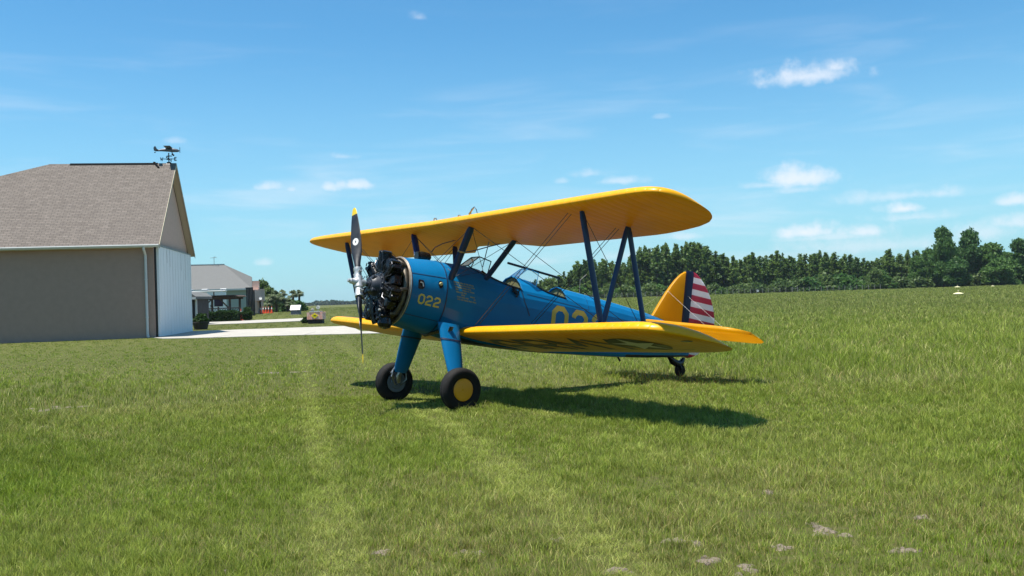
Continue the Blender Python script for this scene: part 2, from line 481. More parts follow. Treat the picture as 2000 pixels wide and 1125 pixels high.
    def build(self, name, mats, parent=None, smooth=35, fix=True):
        me = bpy.data.meshes.new(name)
        me.from_pydata(self.v, [], self.f)
        if not isinstance(mats, (list, tuple)):
            mats = [mats]
        for m in mats:
            me.materials.append(m)
        me.polygons.foreach_set('material_index', self.m)
        if fix:
            import bmesh
            bm = bmesh.new()
            bm.from_mesh(me)
            bmesh.ops.recalc_face_normals(bm, faces=bm.faces)
            bm.to_mesh(me)
            bm.free()
        if smooth:
            me.polygons.foreach_set('use_smooth', [True] * len(me.polygons))
            me.set_sharp_from_angle(angle=rad(smooth))
        me.update()
        o = bpy.data.objects.new(name, me)
        C.objects.link(o)
        if parent is not None:
            o.parent = parent
        return o


def thing(name, label, cat, loc=(0, 0, 0), rotz=0.0, group=None):
    o = bpy.data.objects.new(name, None)
    o.empty_display_size = 0.2
    C.objects.link(o)
    o.location = loc
    o.rotation_euler = (0, 0, rotz)
    tag(o, label, cat, group)
    return o


def tag(o, label, cat, group=None):
    o['label'] = label
    o['category'] = cat
    if group:
        o['group'] = group
    return o


def struct(o, kind='structure'):
    o['kind'] = kind
    return o


def copy_tree(o, parent=None):
    c = o.copy()
    C.objects.link(c)
    c.parent = parent
    for ch in list(o.children):
        copy_tree(ch, c)
    return c


GLYPH = {
    '0': [([(.0, .2), (.0, .8), (.2, 1), (.5, 1), (.7, .8), (.7, .2), (.5, 0), (.2, 0)], True)],
    '2': [([(0, .74), (.02, .84), (.18, 1), (.52, 1), (.7, .82), (.7, .62), (.54, .50), (.18, .38), (0, .22), (0, 0), (.74, 0)], False)],
    'A': [([(0, 0), (0, .72), (.2, 1), (.5, 1), (.7, .72), (.7, 0)], False), ([(0, .42), (.7, .42)], False)],
    'R': [([(0, 0), (0, 1), (.52, 1), (.7, .85), (.7, .62), (.52, .48), (0, .48)], False), ([(.35, .48), (.7, 0)], False)],
    'M': [([(0, 0), (0, 1), (.4, .4), (.8, 1), (.8, 0)], False)],
    'Y': [([(0, 1), (.35, .5), (.7, 1)], False), ([(.35, .5), (.35, 0)], False)],
    'W': [([(0, 1), (.2, 0), (.4, .7), (.6, 0), (.8, 1)], False)],
    'E': [([(.6, 1), (0, 1), (0, 0), (.6, 0)], False), ([(0, .5), (.5, .5)], False)],
    'N': [([(0, 0), (0, 1), (.65, 0), (.65, 1)], False)],
    'S': [([(.65, .85), (.5, 1), (.15, 1), (0, .85), (0, .62), (.65, .4), (.65, .15), (.5, 0), (.15, 0), (0, .15)], False)],
    'X': [([(0, 0), (.65, 1)], False), ([(0, 1), (.65, 0)], False)],
}


def strip2d(pts, closed, w, step=1e9):
    """mitred band of width w round a 2D polyline -> list of (left, right) pairs"""
    P = [Vector((p[0], p[1])) for p in pts]
    n = len(P)
    out = []
    for i in range(n):
        a = P[i] - P[i - 1] if (closed or i > 0) else P[1] - P[0]
        b = P[(i + 1) % n] - P[i] if (closed or i < n - 1) else P[-1] - P[-2]
        a, b = a.normalized(), b.normalized()
        t = (a + b)
        t = t.normalized() if t.length > 1e-6 else a
        nn = Vector((-t.y, t.x))
        c = max(0.45, nn.dot(Vector((-a.y, a.x))))
        out.append((P[i] + nn * (w / 2 / c), P[i] - nn * (w / 2 / c)))
    if closed:
        out.append(out[0])
    res = []
    for (l0, r0_), (l1, r1) in zip(out[:-1], out[1:]):
        k = max(1, int(math.ceil(((l1 - l0).length + (r1 - r0_).length) / 2 / step)))
        for j in range(k):
            t = j / k
            res.append((l0.lerp(l1, t), r0_.lerp(r1, t)))
    res.append(out[-1])
    return res


def text_strips(txt, h, stroke, gap=0.32, step=0.05):
    strips, x = [], 0.0
    for ch in txt:
        wid = 0.0
        for pts, cl in GLYPH[ch]:
            q = [((x + px * h), py * h) for px, py in pts]
            strips.append(strip2d(q, cl, stroke, step))
            wid = max(wid, max(p[0] for p in pts))
        x += (wid + gap) * h
    return strips, x - gap * h


def text_mesh(txt, h, stroke, place, gap=0.32, step=0.05, cols=2):
    """place(u, v) -> 3D; strips of quads lying on a surface"""
    mb = MB()
    strips, wid = text_strips(txt, h, stroke, gap, step)
    for st in strips:
        vs, fs = [], []
        for l, r in st:
            for k in range(cols + 1):
                p = l.lerp(r, k / cols)
                vs.append(place(p.x, p.y))
        for i in range(len(st) - 1):
            for k in range(cols):
                a = i * (cols + 1) + k
                fs.append((a, a + 1, a + cols + 2, a + cols + 1))
        mb.add(vs, fs)
    return mb


def smooth01(a, b, x):
    t = min(1.0, max(0.0, (x - a) / (b - a)))
    return t * t * (3 - 2 * t)


def gz(x, y):
    return 0.65 * smooth01(55, 160, y)


def on_ground(px, py):
    z = 0.0
    d = f0 * FPX + cam_r * (px - 1000) + cam_u * (562.5 - py)
    for i in range(60):
        t = (z - CAM_H) / d.z
        p = Vector((0, 0, CAM_H)) + d * t
        z = .6 * z + .4 * gz(p.x, p.y)
    return Vector((p.x, p.y, gz(p.x, p.y)))


# ------------------------------------------------------------------ ground, drive, path
def build_ground():
    xs = np.concatenate([-np.geomspace(2900, 60, 24), np.linspace(-50, 50, 41), np.geomspace(60, 2900, 24)])
    ys = np.concatenate([[-400, -150, -60, -30], np.linspace(-20, 160, 91), np.geomspace(170, 2900, 22)])
    mb = MB()
    nx = len(xs)
    vs = [(x, y, gz(x, y)) for y in ys for x in xs]
    fs = [(j * nx + i, j * nx + i + 1, (j + 1) * nx + i + 1, (j + 1) * nx + i) for j in range(len(ys) - 1) for i in range(nx - 1)]
    mb.add(vs, fs)
    struct(mb.build('ground', M['ground'], smooth=60, fix=False))


build_ground()
DRIVE = [(-21.2, 54.2), (-19.4, 51.2), (-17.1, 50.3), (-14.3, 49.9), (-11.2, 49.5), (-8.0, 48.4), (-2.0, 47.0), (1.5, 47.6), (-3.0, 50.2), (-8.6, 52.3), (-11.6, 65.6), (-14.5, 65.6), (-18.9, 65.5), (-22.9, 65.4)]
PATH = [(-33.0, 83.5), (-24.3, 84.0), (-20.7, 85.2), (-18.6, 86.5), (-21.0, 98.1), (-24.5, 95.9), (-33.0, 95.4)]


def slab(name, poly, h=0.03):
    mb = MB()
    top = [(x, y, gz(x, y) + h) for x, y in poly]
    mb.prism([(x, y, z - 0.3) for x, y, z in top], (0, 0, 0.3))
    return struct(mb.build(name, M['concrete'], smooth=0))


slab('driveway', DRIVE)
slab('garden_path', PATH, 0.04)
mb = MB()
for a, b in (((-16.3, 50.2), (-16.9, 65.5)), ((-11.2, 49.6), (-12.6, 65.5)), ((-6.0, 48.0), (-6.6, 51.5))):
    a, b = Vector((*a, .034)), Vector((*b, .034))
    s = (b - a).cross(Vector((0, 0, 1))).normalized() * 0.035
    mb.add([a - s, a + s, b + s, b - s], [(0, 1, 2, 3)])
struct(mb.build('driveway_joint', M['joint'], smooth=0))

rng = np.random.default_rng(7)
random.seed(7)
SAND = [(-6.77, 13.04, .38), (-6.04, 22.27, .55), (-7.75, 15.62, .5), (1.98, 6.14, .22), (1.03, 5.97, .15), (1.3, 5.32, .13), (-.91, 5.94, .10), (-.3, 5.85, .10),
        (1.98, 7.36, .12), (1.12, 5.5, .14), (2.77, 6.39, .12), (1.62, 5.75, .12), (.55, 5.35, .10), (-1.75, 5.6, .08), (0.2, 6.1, .09), (-5.2, 22.3, .3), (2.3, 5.6, .12)]
for sx, sy, sr in SAND:
    mb = MB()
    k = 14
    for j in range(8):
        q = sr * random.uniform(.10, .30) * (1.3 if j == 0 else 1)
        ox, oy = (0, 0) if j == 0 else (random.gauss(0, .36) * sr * 1.3, random.gauss(0, .30) * sr)
        ring = [random.uniform(.6, 1.25) for _ in range(k)]
        zt = .008 + .0008 * j
        vs = [(sx + ox, sy + oy, zt + .006)]
        for rr, zz in ((.55, zt), (1.0, .001)):
            for i in range(k):
                t = 2 * math.pi * i / k
                vs.append((sx + ox + math.cos(t) * q * rr * ring[i] * 1.25, sy + oy + math.sin(t) * q * rr * ring[i], zz))
        fs = [(0, 1 + i, 1 + (i + 1) % k) for i in range(k)] + [(1 + i, 1 + k + i, 1 + k + (i + 1) % k, 1 + (i + 1) % k) for i in range(k)]
        mb.add(vs, fs)
    struct(mb.build('sand_patch', M['sand'], smooth=60))


# ------------------------------------------------------------------ grass
def in_poly(px, py, poly):
    inside = np.zeros(len(px), bool)
    n = len(poly)
    for i in range(n):
        x0, y0 = poly[i]
        x1, y1 = poly[i - 1]
        c = ((y0 > py) != (y1 > py))
        with np.errstate(divide='ignore', invalid='ignore'):
            xi = (x1 - x0) * (py - y0) / (y1 - y0) + x0
        inside ^= c & (px < xi)
    return inside


def vnoise(x, y, s, seed=0):
    """smooth value noise with numpy"""
    x, y = x / s, y / s
    xi, yi = np.floor(x).astype(int), np.floor(y).astype(int)
    fx, fy = x - xi, y - yi
    fx, fy = fx * fx * (3 - 2 * fx), fy * fy * (3 - 2 * fy)

    def h(a, b):
        k = (a * 374761393 + b * 668265263 + seed * 974711) & 0x7fffffff
        k = ((k ^ (k >> 13)) * 1274126177) & 0x7fffffff
        return ((k ^ (k >> 16)) & 0xffff) / 65535.0
    return (h(xi, yi) * (1 - fx) + h(xi + 1, yi) * fx) * (1 - fy) + (h(xi, yi + 1) * (1 - fx) + h(xi + 1, yi + 1) * fx) * fy


HB = rad(9.6)
HX, HY = Vector((math.cos(HB), math.sin(HB), 0)), Vector((-math.sin(HB), math.cos(HB), 0))
HC = on_ground(304, 659.6)


def build_grass(count, rmin, rmax, power, spread, seed, name):
    g = np.random.default_rng(seed)
    N = int(count * 1.12)
    u = g.random(N)
    k = 2 - power                                   # density per area ~ r^-power
    r = (rmin ** k + u * (rmax ** k - rmin ** k)) ** (1 / k)
    a = (g.random(N) * 2 - 1) * spread
    x, y = r * np.sin(a), r * np.cos(a)
    # part of the blades stand in tufts
    tuf = g.random(N) < .42
    cell = .11 + .010 * r
    ci, cj = np.floor(x / cell), np.floor(y / cell)
    hx = np.abs(np.sin(ci * 127.1 + cj * 311.7) * 43758.5453) % 1
    hy = np.abs(np.sin(ci * 269.5 + cj * 183.3) * 43758.5453) % 1
    sg_ = (.016 + .0016 * r)
    x = np.where(tuf, (ci + hx) * cell + g.normal(size=N) * sg_, x)
    y = np.where(tuf, (cj + hy) * cell + g.normal(size=N) * sg_, y)
    keep = ~in_poly(x, y, DRIVE) & ~in_poly(x, y, PATH)
    lx = (x - HC.x) * HX.x + (y - HC.y) * HX.y
    ly = (x - HC.x) * HY.x + (y - HC.y) * HY.y
    keep &= ~((lx < 0.05) & (lx > -24.5) & (ly > -0.02) & (ly < 11.3))
    for sx, sy, sr in SAND:
        d2 = ((x - sx) / 1.3) ** 2 + (y - sy) ** 2
        keep &= ~((d2 < (sr * .72) ** 2) & (g.random(N) < .66))
    thin = vnoise(x, y, .55, 3) * .6 + vnoise(x, y, .22, 4) * .4
    near = np.clip((11 - y) / 6, 0, 1)
    keep &= ~((thin < .20 + .10 * near * (x > -2.5)) & (g.random(N) < .5))
    x, y, r = x[keep], y[keep], r[keep]
    N = len(x)
    z = .65 * (lambda t: t * t * (3 - 2 * t))(np.clip((y - 55) / 105, 0, 1))
    trk = x * .973 + y * .23
    track = np.exp(-((trk - .22) / .22) ** 2) + np.exp(-((trk - 1.85) / .26) ** 2) * 1.2 + .5 * np.exp(-((trk - 3.3) / .4) ** 2) + .45 * np.exp(-((trk - 4.9) / .5) ** 2) + .4 * np.exp(-((trk + 1.6) / .45) ** 2) + .35 * np.exp(-((trk + 3.3) / .5) ** 2)
    track *= np.clip((46 - y) / 10, 0, 1) * (.40 + .8 * vnoise(x, y, .45, 22) * (.5 + vnoise(x, y, 1.6, 24)))
    big = vnoise(x, y, 5.0, 11) * .5 + vnoise(x, y, 1.7, 12) * .3 + vnoise(x, y, .5, 13) * .2
    tall = np.clip(vnoise(x, y, 1.1, 5) * 1.7 - .35, 0, 1)
    right = np.clip((x - 3.5) / 4.0, 0, 1) * np.clip((y - 9) / 6, 0, 1) + np.clip((y - 15) / 5, 0, 1) * np.clip((x - .5) / 3, 0, 1)
    right = np.clip(right, 0, 1)
    left = np.clip((-x - 4) / 3, 0, 1) * np.clip((y - 8) / 5, 0, 1) * np.clip((24 - y) / 8, 0, 1)
    h = (.040 + .036 * tall + .105 * right + .060 * left) * (0.55 + .9 * g.random(N) ** 1.3)
    h *= 1 - .35 * np.clip(track, 0, 1)
    h *= 1 - .55 * np.clip((y - 22) / 12, 0, 1) * (x < 0)
    h *= np.where(tuf[keep], .8 + .55 * hx[keep], .85)
    stalk = g.random(N) < (.008 + .05 * right + .03 * left)
    h = np.where(stalk, h * 1.7 + .04, h)
    w = np.maximum(.0034, r * .00050) * (.7 + .6 * g.random(N))
    w = np.where(stalk, w * .6, w)
    th = g.random(N) * 2 * np.pi
    lean = h * (.2 + .95 * g.random(N) ** 1.5)
    lean = np.where(track > .5, lean + .02, lean)
    la = g.random(N) * 2 * np.pi
    dx, dy = np.cos(th) * w / 2, np.sin(th) * w / 2
    ox, oy = np.cos(la) * lean, np.sin(la) * lean
    V = np.empty((N, 5, 3), np.float32)
    V[:, 0] = np.stack([x - dx, y - dy, z - .01], -1)
    V[:, 1] = np.stack([x + dx, y + dy, z - .01], -1)
    V[:, 2] = np.stack([x + dx * .8 + ox * .35, y + dy * .8 + oy * .35, z + h * .6], -1)
    V[:, 3] = np.stack([x - dx * .8 + ox * .35, y - dy * .8 + oy * .35, z + h * .6], -1)
    V[:, 4] = np.stack([x + ox, y + oy, z + h], -1)
    base = (np.arange(N) * 5)[:, None]
    q = base + np.array([0, 1, 2, 3])
    t = base + np.array([3, 2, 4])
    loops = np.concatenate([q, t], 1).astype(np.int32).ravel()
    starts = (np.arange(N)[:, None] * 7 + np.array([0, 4])).astype(np.int32).ravel()
    totals = np.tile(np.array([4, 3], np.int32), N)
    me = bpy.data.meshes.new(name)
    me.vertices.add(N * 5)
    me.vertices.foreach_set('co', V.ravel())
    me.loops.add(N * 7)
    me.loops.foreach_set('vertex_index', loops)
    me.polygons.add(N * 2)
    me.polygons.foreach_set('loop_start', starts)
    me.polygons.foreach_set('loop_total', totals)
    # colour of each blade
    pal = np.array(GRASS_PAL)
    f = np.clip(big * 1.5 - .25 + (g.random(N) - .5) * .55, 0, 1)
    c = pal[0] * (1 - f)[:, None] + pal[1] * f[:, None]
    lush = np.clip(vnoise(x, y, 2.6, 31) * 2.2 - 1.15, 0, 1) * np.clip((16 - y) / 8, .15, 1)
    lush = np.clip(lush + np.exp(-((x + 14) ** 2 / 40 + (y - 40) ** 2 / 90)), 0, 1)
    c *= (1 - .22 * left * (vnoise(x, y, 1.9, 51) > .35))[:, None]
    c = c * (1 - .6 * lush[:, None]) + pal[4] * (.6 * lush[:, None])
    dry = np.clip(vnoise(x, y, .9, 21) * .8 + vnoise(x, y, 3.1, 23) * .8 - .62 + .30 * near[keep] * (x > -1.5), 0, .75)
    isdry = g.random(N) < (.05 + dry * .55)
    brown = g.random(N) < .25 + .3 * near[keep] * (x > -1)
    c = np.where(isdry[:, None], np.where(brown[:, None], np.array([.33, .265, .105]), pal[2]) * (.7 + .6 * g.random(N))[:, None], c)
    tk = np.clip(track, 0, 1)[:, None] * .6
    c = c * (1 - tk) + pal[3] * tk
    far = (np.clip((y - 25) / 50, 0, 1) * .75)[:, None]
    c = c * (1 - far) + pal[5] * far
    c *= (.58 + .82 * g.random(N))[:, None] * (.82 + .36 * vnoise(x, y, .16, 41))[:, None]
    col = np.ones((N, 5, 4), np.float32)
    col[:, :, :3] = c[:, None, :]
    at_ = me.attributes.new('tint', 'FLOAT_COLOR', 'POINT')
    at_.data.foreach_set('color', col.ravel())
    me.materials.append(M['blade'])
    me.update()
    me.validate()
    o = bpy.data.objects.new(name, me)
    C.objects.link(o)
    return o


#            base green        light green        straw              track             lush              far field
GRASS_PAL = [(.176, .240, .028), (.285, .336, .060), (.385, .375, .135), (.310, .350, .085), (.168, .268, .016), (.200, .228, .064)]
QUALITY = 1.0
g1 = build_grass(int(820000 * QUALITY), 3.2, 16, 1.15, rad(42), 1, 'grass')
tag(struct(g1, 'stuff'), 'green mown grass with straw coloured bare spots in front of the biplane', 'grass')
g2 = build_grass(int(680000 * QUALITY), 15, 285, 1.75, rad(40), 2, 'grass')
tag(struct(g2, 'stuff'), 'taller grass of the open airfield behind and beside the biplane', 'grass')


# ------------------------------------------------------------------ the biplane
# design coordinates: x aft of the propeller hub, y to port, z up, along the thrust line (metres)
YAW, ATT, BRL = 0.617, 0.198, 0.011
TB = Vector((-2.267, 13.662, 1.916))
_aft, _prt, _up = Vector((math.cos(YAW), math.sin(YAW), 0)), Vector((math.sin(YAW), -math.cos(YAW), 0)), Vector((0, 0, 1))
b_aft = _aft * math.cos(ATT) - _up * math.sin(ATT)
b_up = _up * math.cos(ATT) + _aft * math.sin(ATT)
b_prt = _prt * math.cos(BRL) - b_up * math.sin(BRL)
b_up = b_up * math.cos(BRL) + _prt * math.sin(BRL)
X0, Z0 = 1.385, -1.68


def B(x, y, z):
    return Vector((-(x - X0), y, z - Z0))


RUD_TOP = 1.47 - Z0
RUD_NAVY = -(6.885 - X0)
M['rudder'] = make_rudder()

plane = thing('biplane', 'blue and yellow two seat biplane trainer with a black radial engine, parked on the grass', 'biplane')
bm_ = Matrix.Identity(4)
pos = TB + b_aft * X0 + b_up * Z0
for i in range(3):
    bm_[i][0], bm_[i][1], bm_[i][2], bm_[i][3] = -b_aft[i], b_prt[i], b_up[i], pos[i]
plane.matrix_world = bm_
plane.location, plane.rotation_euler = bm_.to_translation(), bm_.to_euler()

FX = [1.22, 1.5, 1.75, 2.0, 2.7, 3.4, 4.2, 5.0, 5.8, 6.5, 6.98]
FT = [.555, .585, .59, .59, .59, .59, .567, .535, .485, .40, .30]
FB = [-.585, -.615, -.625, -.625, -.61, -.575, -.505, -.43, -.335, -.235, -.16]
FW = [.515, .495, .475, .462, .445, .425, .385, .32, .235, .125, .035]
KN = 13


def interp(x, xs, ys):
    return float(np.interp(x, xs, ys))


def fus_half(x):
    """half profile (y, z) from the keel to the crown"""
    zt, zb, w = interp(x, FX, FT), interp(x, FX, FB), interp(x, FX, FW)
    aft = [(0, 0), (.55, 0), (.86, .012), (.97, .06), (1, .14), (1, .30), (1, .45), (.985, .58), (.93, .70), (.82, .80), (.62, .895), (.34, .97), (0, 1)]
    t = smooth01(1.2, 2.3, x)
    out = []
    for i, (a, b) in enumerate(aft):
        th = -math.pi / 2 + math.pi * i / (KN - 1)
        ca, sa = math.cos(th), math.sin(th)
        ra = (abs(ca) ** .92) * (1 if ca >= 0 else -1)
        ya = (ra * (1 - t) + a * t) * w
        zz = ((sa + 1) / 2 * (1 - t) + b * t)
        out.append((ya, zb + (zt - zb) * zz))
    return out


def sill_z(x):
    if 1.97 <= x <= 2.70:
        return interp(x, [1.97, 2.02, 2.12, 2.25, 2.45, 2.70], [.585, .51, .455, .42, .385, .36])
    if 2.98 <= x <= 3.66:
        return interp(x, [2.98, 3.03, 3.12, 3.25, 3.45, 3.66], [.585, .51, .455, .42, .395, .38])
    return None


def cut_half(h, zs, k=KN):
    """profile resampled so that it stops at height zs"""
    pts = []
    for (y0, z0), (y1, z1) in zip(h[:-1], h[1:]):
        pts.append((y0, z0))
        if z0 <= zs < z1:
            t = (zs - z0) / (z1 - z0)
            pts.append((y0 + (y1 - y0) * t, zs))
            break
    # resample by arc length to k points
    L = [0]
    for a, b in zip(pts[:-1], pts[1:]):
        L.append(L[-1] + math.hypot(b[0] - a[0], b[1] - a[1]))
    return [(float(np.interp(s, L, [p[0] for p in pts])), float(np.interp(s, L, [p[1] for p in pts]))) for s in np.linspace(0, L[-1], k)]


def half_ring(h, x):
    """full ring (open at the crown when h stops early): port keel->crown then starboard crown->keel"""
    return [B(x, y, z) for y, z in h] + [B(x, -y, z) for y, z in reversed(h[1:])]


def build_fuselage():
    mb = MB()
    segs = [(1.22, 1.97, False), (1.97, 2.70, True), (2.70, 2.98, False), (2.98, 3.66, True), (3.66, 6.98, False)]
    for a, b, cut in segs:
        k = max(2, int((b - a) / (.07 if cut else .28)) + 1)
        rings = []
        for x in np.linspace(a, b, k):
            h = fus_half(x)
            if cut:
                zs_ = sill_z(x)
                e = cut_half(h, zs_)[-1]
                h = [p if p[1] < zs_ else e for p in h]
            r = [B(x, y, z) for y, z in h] + [B(x, -y, z) for y, z in reversed(h)]
            rings.append(r)
        mb.loft(rings, 0, cap0=(a == 1.22), cap1=(b == 6.98), closed=False)
        # lower half closes by itself at the keel (first and last points coincide)
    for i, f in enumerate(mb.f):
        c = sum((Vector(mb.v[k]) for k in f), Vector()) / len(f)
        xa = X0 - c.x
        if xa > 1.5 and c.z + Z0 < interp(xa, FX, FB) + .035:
            mb.m[i] = 1                       # belly panels, underside shade put into their darker colour
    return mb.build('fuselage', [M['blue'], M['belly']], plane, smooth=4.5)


fus = build_fuselage()


def bvh_of(o):
    return BVHTree.FromPolygons([tuple(v.co) for v in o.data.vertices], [tuple(p.vertices) for p in o.data.polygons])


# cowling between the engine and the panel line
def cowl_ring(x):
    t = smooth01(.6, 1.22, x)
    cz, rz, ry = (-.02 * (1 - t) + -.015 * t), (.525 * (1 - t) + .575 * t), (.515 * (1 - t) + .522 * t)
    return [B(x, math.sin(a) * ry, cz + math.cos(a) * rz) for a in np.linspace(0, 2 * math.pi, 48, endpoint=False)]


cw = MB().loft([cowl_ring(x) for x in (.60, .63, .75, .9, 1.05, 1.18, 1.224)], 0, False, False).build('cowling', M['blue'], plane, smooth=30)
cb, fb = bvh_of(cw), bvh_of(fus)


def on_side(bv, x, z, off=.004):
    """point on the port side of a shell at aft x, height z"""
    p = B(x, 2.0, z)
    h, nrm, _, _ = bv.ray_cast(p, Vector((0, -1, 0)))
    if h is None:
        return B(x, .45, z)
    if nrm.y < 0:
        nrm = -nrm
    return h + nrm * off


def seam(bv, pts, parent, w=.010, name='panel_seam', mat='seam', off=.003):
    """thin dark band following points (x, z) on the port side"""
    P = []
    for a, b in zip(pts[:-1], pts[1:]):
        k = max(2, int(math.hypot(b[0] - a[0], b[1] - a[1]) / .05))
        P += [(a[0] + (b[0] - a[0]) * i / k, a[1] + (b[1] - a[1]) * i / k) for i in range(k)]
    P.append(pts[-1])
    st = strip2d(P, False, w)
    vs, fs = [], []
    for l, r in st:
        vs += [on_side(bv, l.x, l.y, off), on_side(bv, r.x, r.y, off)]
    fs = [(2 * i, 2 * i + 1, 2 * i + 3, 2 * i + 2) for i in range(len(st) - 1)]
    return MB().add(vs, fs).build(name, M[mat], parent, smooth=40)


# ring seams on the cowl, follows the whole girth
MB().loft([[p * 1.0 for p in [B(x, math.sin(a) * (.524 + e), -.015 + math.cos(a) * (.577 + e)) for a in np.linspace(0, 2 * math.pi, 48, endpoint=False)]]
           for x, e in ((1.216, 0), (1.216, .005), (1.232, .005), (1.232, 0))], 0, False, False).build('cowl_band', M['seam'], cw, smooth=30)
seam(cb, [(.61, .245), (1.21, .27)], cw)
seam(cb, [(.62, -.36), (1.21, -.39)], cw)
seam(fb, [(2.68, .355), (2.74, .17), (2.86, -.04)], fus, .022)
seam(fb, [(2.80, .305), (3.4, .29), (4.15, .268)], fus, .010)
seam(fb, [(1.98, .52), (1.60, .40), (1.36, .30)], fus, .008)
seam(fb, [(4.15, .50), (4.15, .268)], fus, .010)
seam(fb, [(1.25, -.40), (1.9, -.45)], fus, .008)

# numbers
mbn = text_mesh('022', .125, .026, lambda u, v: on_side(cb, .765 + u, -.175 + v - u * .03, .004), gap=.36)
mbn.build('registration_number', M['numpale'], cw, smooth=40)
mbn = text_mesh('022', .40, .088, lambda u, v: on_side(fb, 3.36 + u, -.215 + v - u * .0, .004), gap=.40, step=.06, cols=3)
mbn.build('registration_number', M['numyellow'], fus, smooth=40)
# pale stencilled notice ahead of the front cockpit: rows of tiny worn lettering
mb = MB()
rs = random.Random(3)
for row in range(8):
    x, z = 1.345 + row * .012, .235 - row * .036
    while x < 1.66 + row * .018:
        w = rs.uniform(.03, .09)
        if rs.random() < .9:
            vs = [on_side(fb, x + a * w, z + b * .021 - a * w * .05, .004) for a, b in ((0, 0), (.5, 0), (1, 0), (1, 1), (.5, 1), (0, 1))]
            mb.add(vs, [(0, 1, 4, 5), (1, 2, 3, 4)])
        x += w + .010
mb.build('stencilled_notice', M['stencil'], fus, smooth=0)
# openings on the cowl
mb = MB()
for cx, cz, hw, hh in ((.775, .10, .052, .062),):
    ring = [(-1, -1), (-.6, -1.15), (.5, -1.15), (1, -.7), (1, .6), (.6, 1.1), (-.7, 1.1), (-1, .8)]
    mb.add([on_side(cb, cx + a * hw, cz + b * hh, .006) for a, b in ring], [tuple(range(8))])
mb.build('access_opening', M['dark'], cw, smooth=0)
mb = MB()
mb.tube([on_side(cb, .755, .125, .012), on_side(cb, .79, .12, .016), on_side(cb, .805, .07, .014)], .009, 6)
mb.build('opening_latch', M['alu'], cw)
mb = MB()
mb.add([on_side(cb, 1.105 + math.cos(t) * .042, .155 + math.sin(t) * .056, .006) for t in np.linspace(0, 2 * math.pi, 16, endpoint=False)], [tuple(range(16))])
mb.build('access_opening', M['dark'], cw, smooth=0)
p = on_side(cb, 1.105, .165, .004)
MB().lathe([(0, .026), (.018, .026), (.024, .018), (.024, 0.001)], p, (0, 1, 0), 12).build('fuel_cap', M['paleyellow'], cw)
# cockpits: olive inner skin and end bulkheads, padded rim, seat back
for a, b in ((1.97, 2.70), (2.98, 3.66)):
    mb = MB()
    rings = []
    for x in np.linspace(a - .04, b + .02, 8):
        xc = min(max(x, a), b)
        h = cut_half(fus_half(xc), max(.3, sill_z(xc) - .012))
        rings.append([B(x, y * .955, max(z, -.25)) for y, z in h] + [B(x, -y * .955, max(z, -.25)) for y, z in reversed(h)])
    mb.loft(rings, 0, False, False, closed=False)
    for x, sc in ((a - .05, .93), (b + .03, .95)):
        h = fus_half(x)
        ring = [B(x, y * sc, max(z * .985, -.25)) for y, z in h] + [B(x, -y * sc, max(z * .985, -.25)) for y, z in reversed(h)]
        mb.add(ring, [tuple(range(len(ring)))])
    mb.build('cockpit_lining', M['olive'], fus, smooth=30, fix=False)
    for s in (1, -1):
        pts = []
        for x in np.linspace(a + .03, b - .01, 14):
            h = cut_half(fus_half(x), sill_z(x))[-1]
            pts.append(B(x, s * h[0], h[1] + .004))
        MB().tube(pts, .016, 8).build('cockpit_rim', M['leather'], fus)
    # bright edge of the deck arch behind the opening
    h = [p for p in fus_half(b) if p[1] > .33]
    pts = [B(b + .004, y * 1.005, z + .004) for y, z in h] + [B(b + .004, -y * 1.005, z + .004) for y, z in reversed(h[:-1])]
    MB().tube(pts, .009, 6).build('deck_edge', M['paleyellow'] if False else M['blue'], fus)
    MB().box(B(b - .16, -.24, -.2), B(b - .11, .24, .30), bev=.02).build('seat_back', M['leather'], fus)

# windscreens
for name, x0, x1, zt, dark in (('front', 1.76, 2.12, .775, True), ('rear', 2.74, 3.08, .765, False)):
    zb = .575
    hb, ht = .24, .15
    q = {'bl': B(x0 + .26, .315, zb - .12), 'fl': B(x0 + .0, .13, zb + .012), 'tl': B(x1 - .02, .26, zt - .06), 'ftl': B(x0 + .20, .12, zt - .005)}
    mir = lambda v: Vector((v.x, -v.y, v.z))
    pane = [(q['fl'], mir(q['fl']), mir(q['ftl']), q['ftl']), (q['bl'], q['fl'], q['ftl'], q['tl']), (mir(q['fl']), mir(q['bl']), mir(q['tl']), mir(q['ftl']))]
    mf = MB()
    seen = set()
    for pn in pane:
        for i in range(4):
            e = (pn[i], pn[(i + 1) % 4])
            key = tuple(sorted((tuple(round(c, 3) for c in e[0]), tuple(round(c, 3) for c in e[1]))))
            if key in seen:
                continue
            seen.add(key)
            mf.tube([e[0], e[1]], .009 if dark else .006, 6)
    fr = mf.build('windscreen', M['dark'] if dark else M['blue'], fus)
    gm = MB()
    for pn in pane:
        gm.add(list(pn), [(0, 1, 2, 3)])
    gm.build('windscreen_pane', M['glass'], fr, smooth=0)
# black padded rail over the rear cockpit, on two small posts
pa, pb = B(2.60, .0, .80), B(3.70, .0, .752)
mb = MB().tube([pa, pb], .020, 8)
mb.tube([B(3.68, 0, .75), B(3.70, 0, .585)], .010, 6)
mb.build('grab_rail', M['dark'], plane)
# map case / strap bundle at the sill
mb = MB()
for i in range(9):
    a = [on_side(fb, 2.52 + rs.uniform(-.05, .08), .33 + rs.uniform(-.12, .05), .02 + rs.uniform(0, .02)) for _ in range(3)]
    mb.tube(a, .010, 5)
mb.build('harness_strap', M['leather'], fus)
# aerial on the rear deck
MB().tube([B(4.18, 0, .55), B(4.16, 0, .80), B(4.28, .0, .92)], .006, 5).build('aerial', M['greypost'], fus)


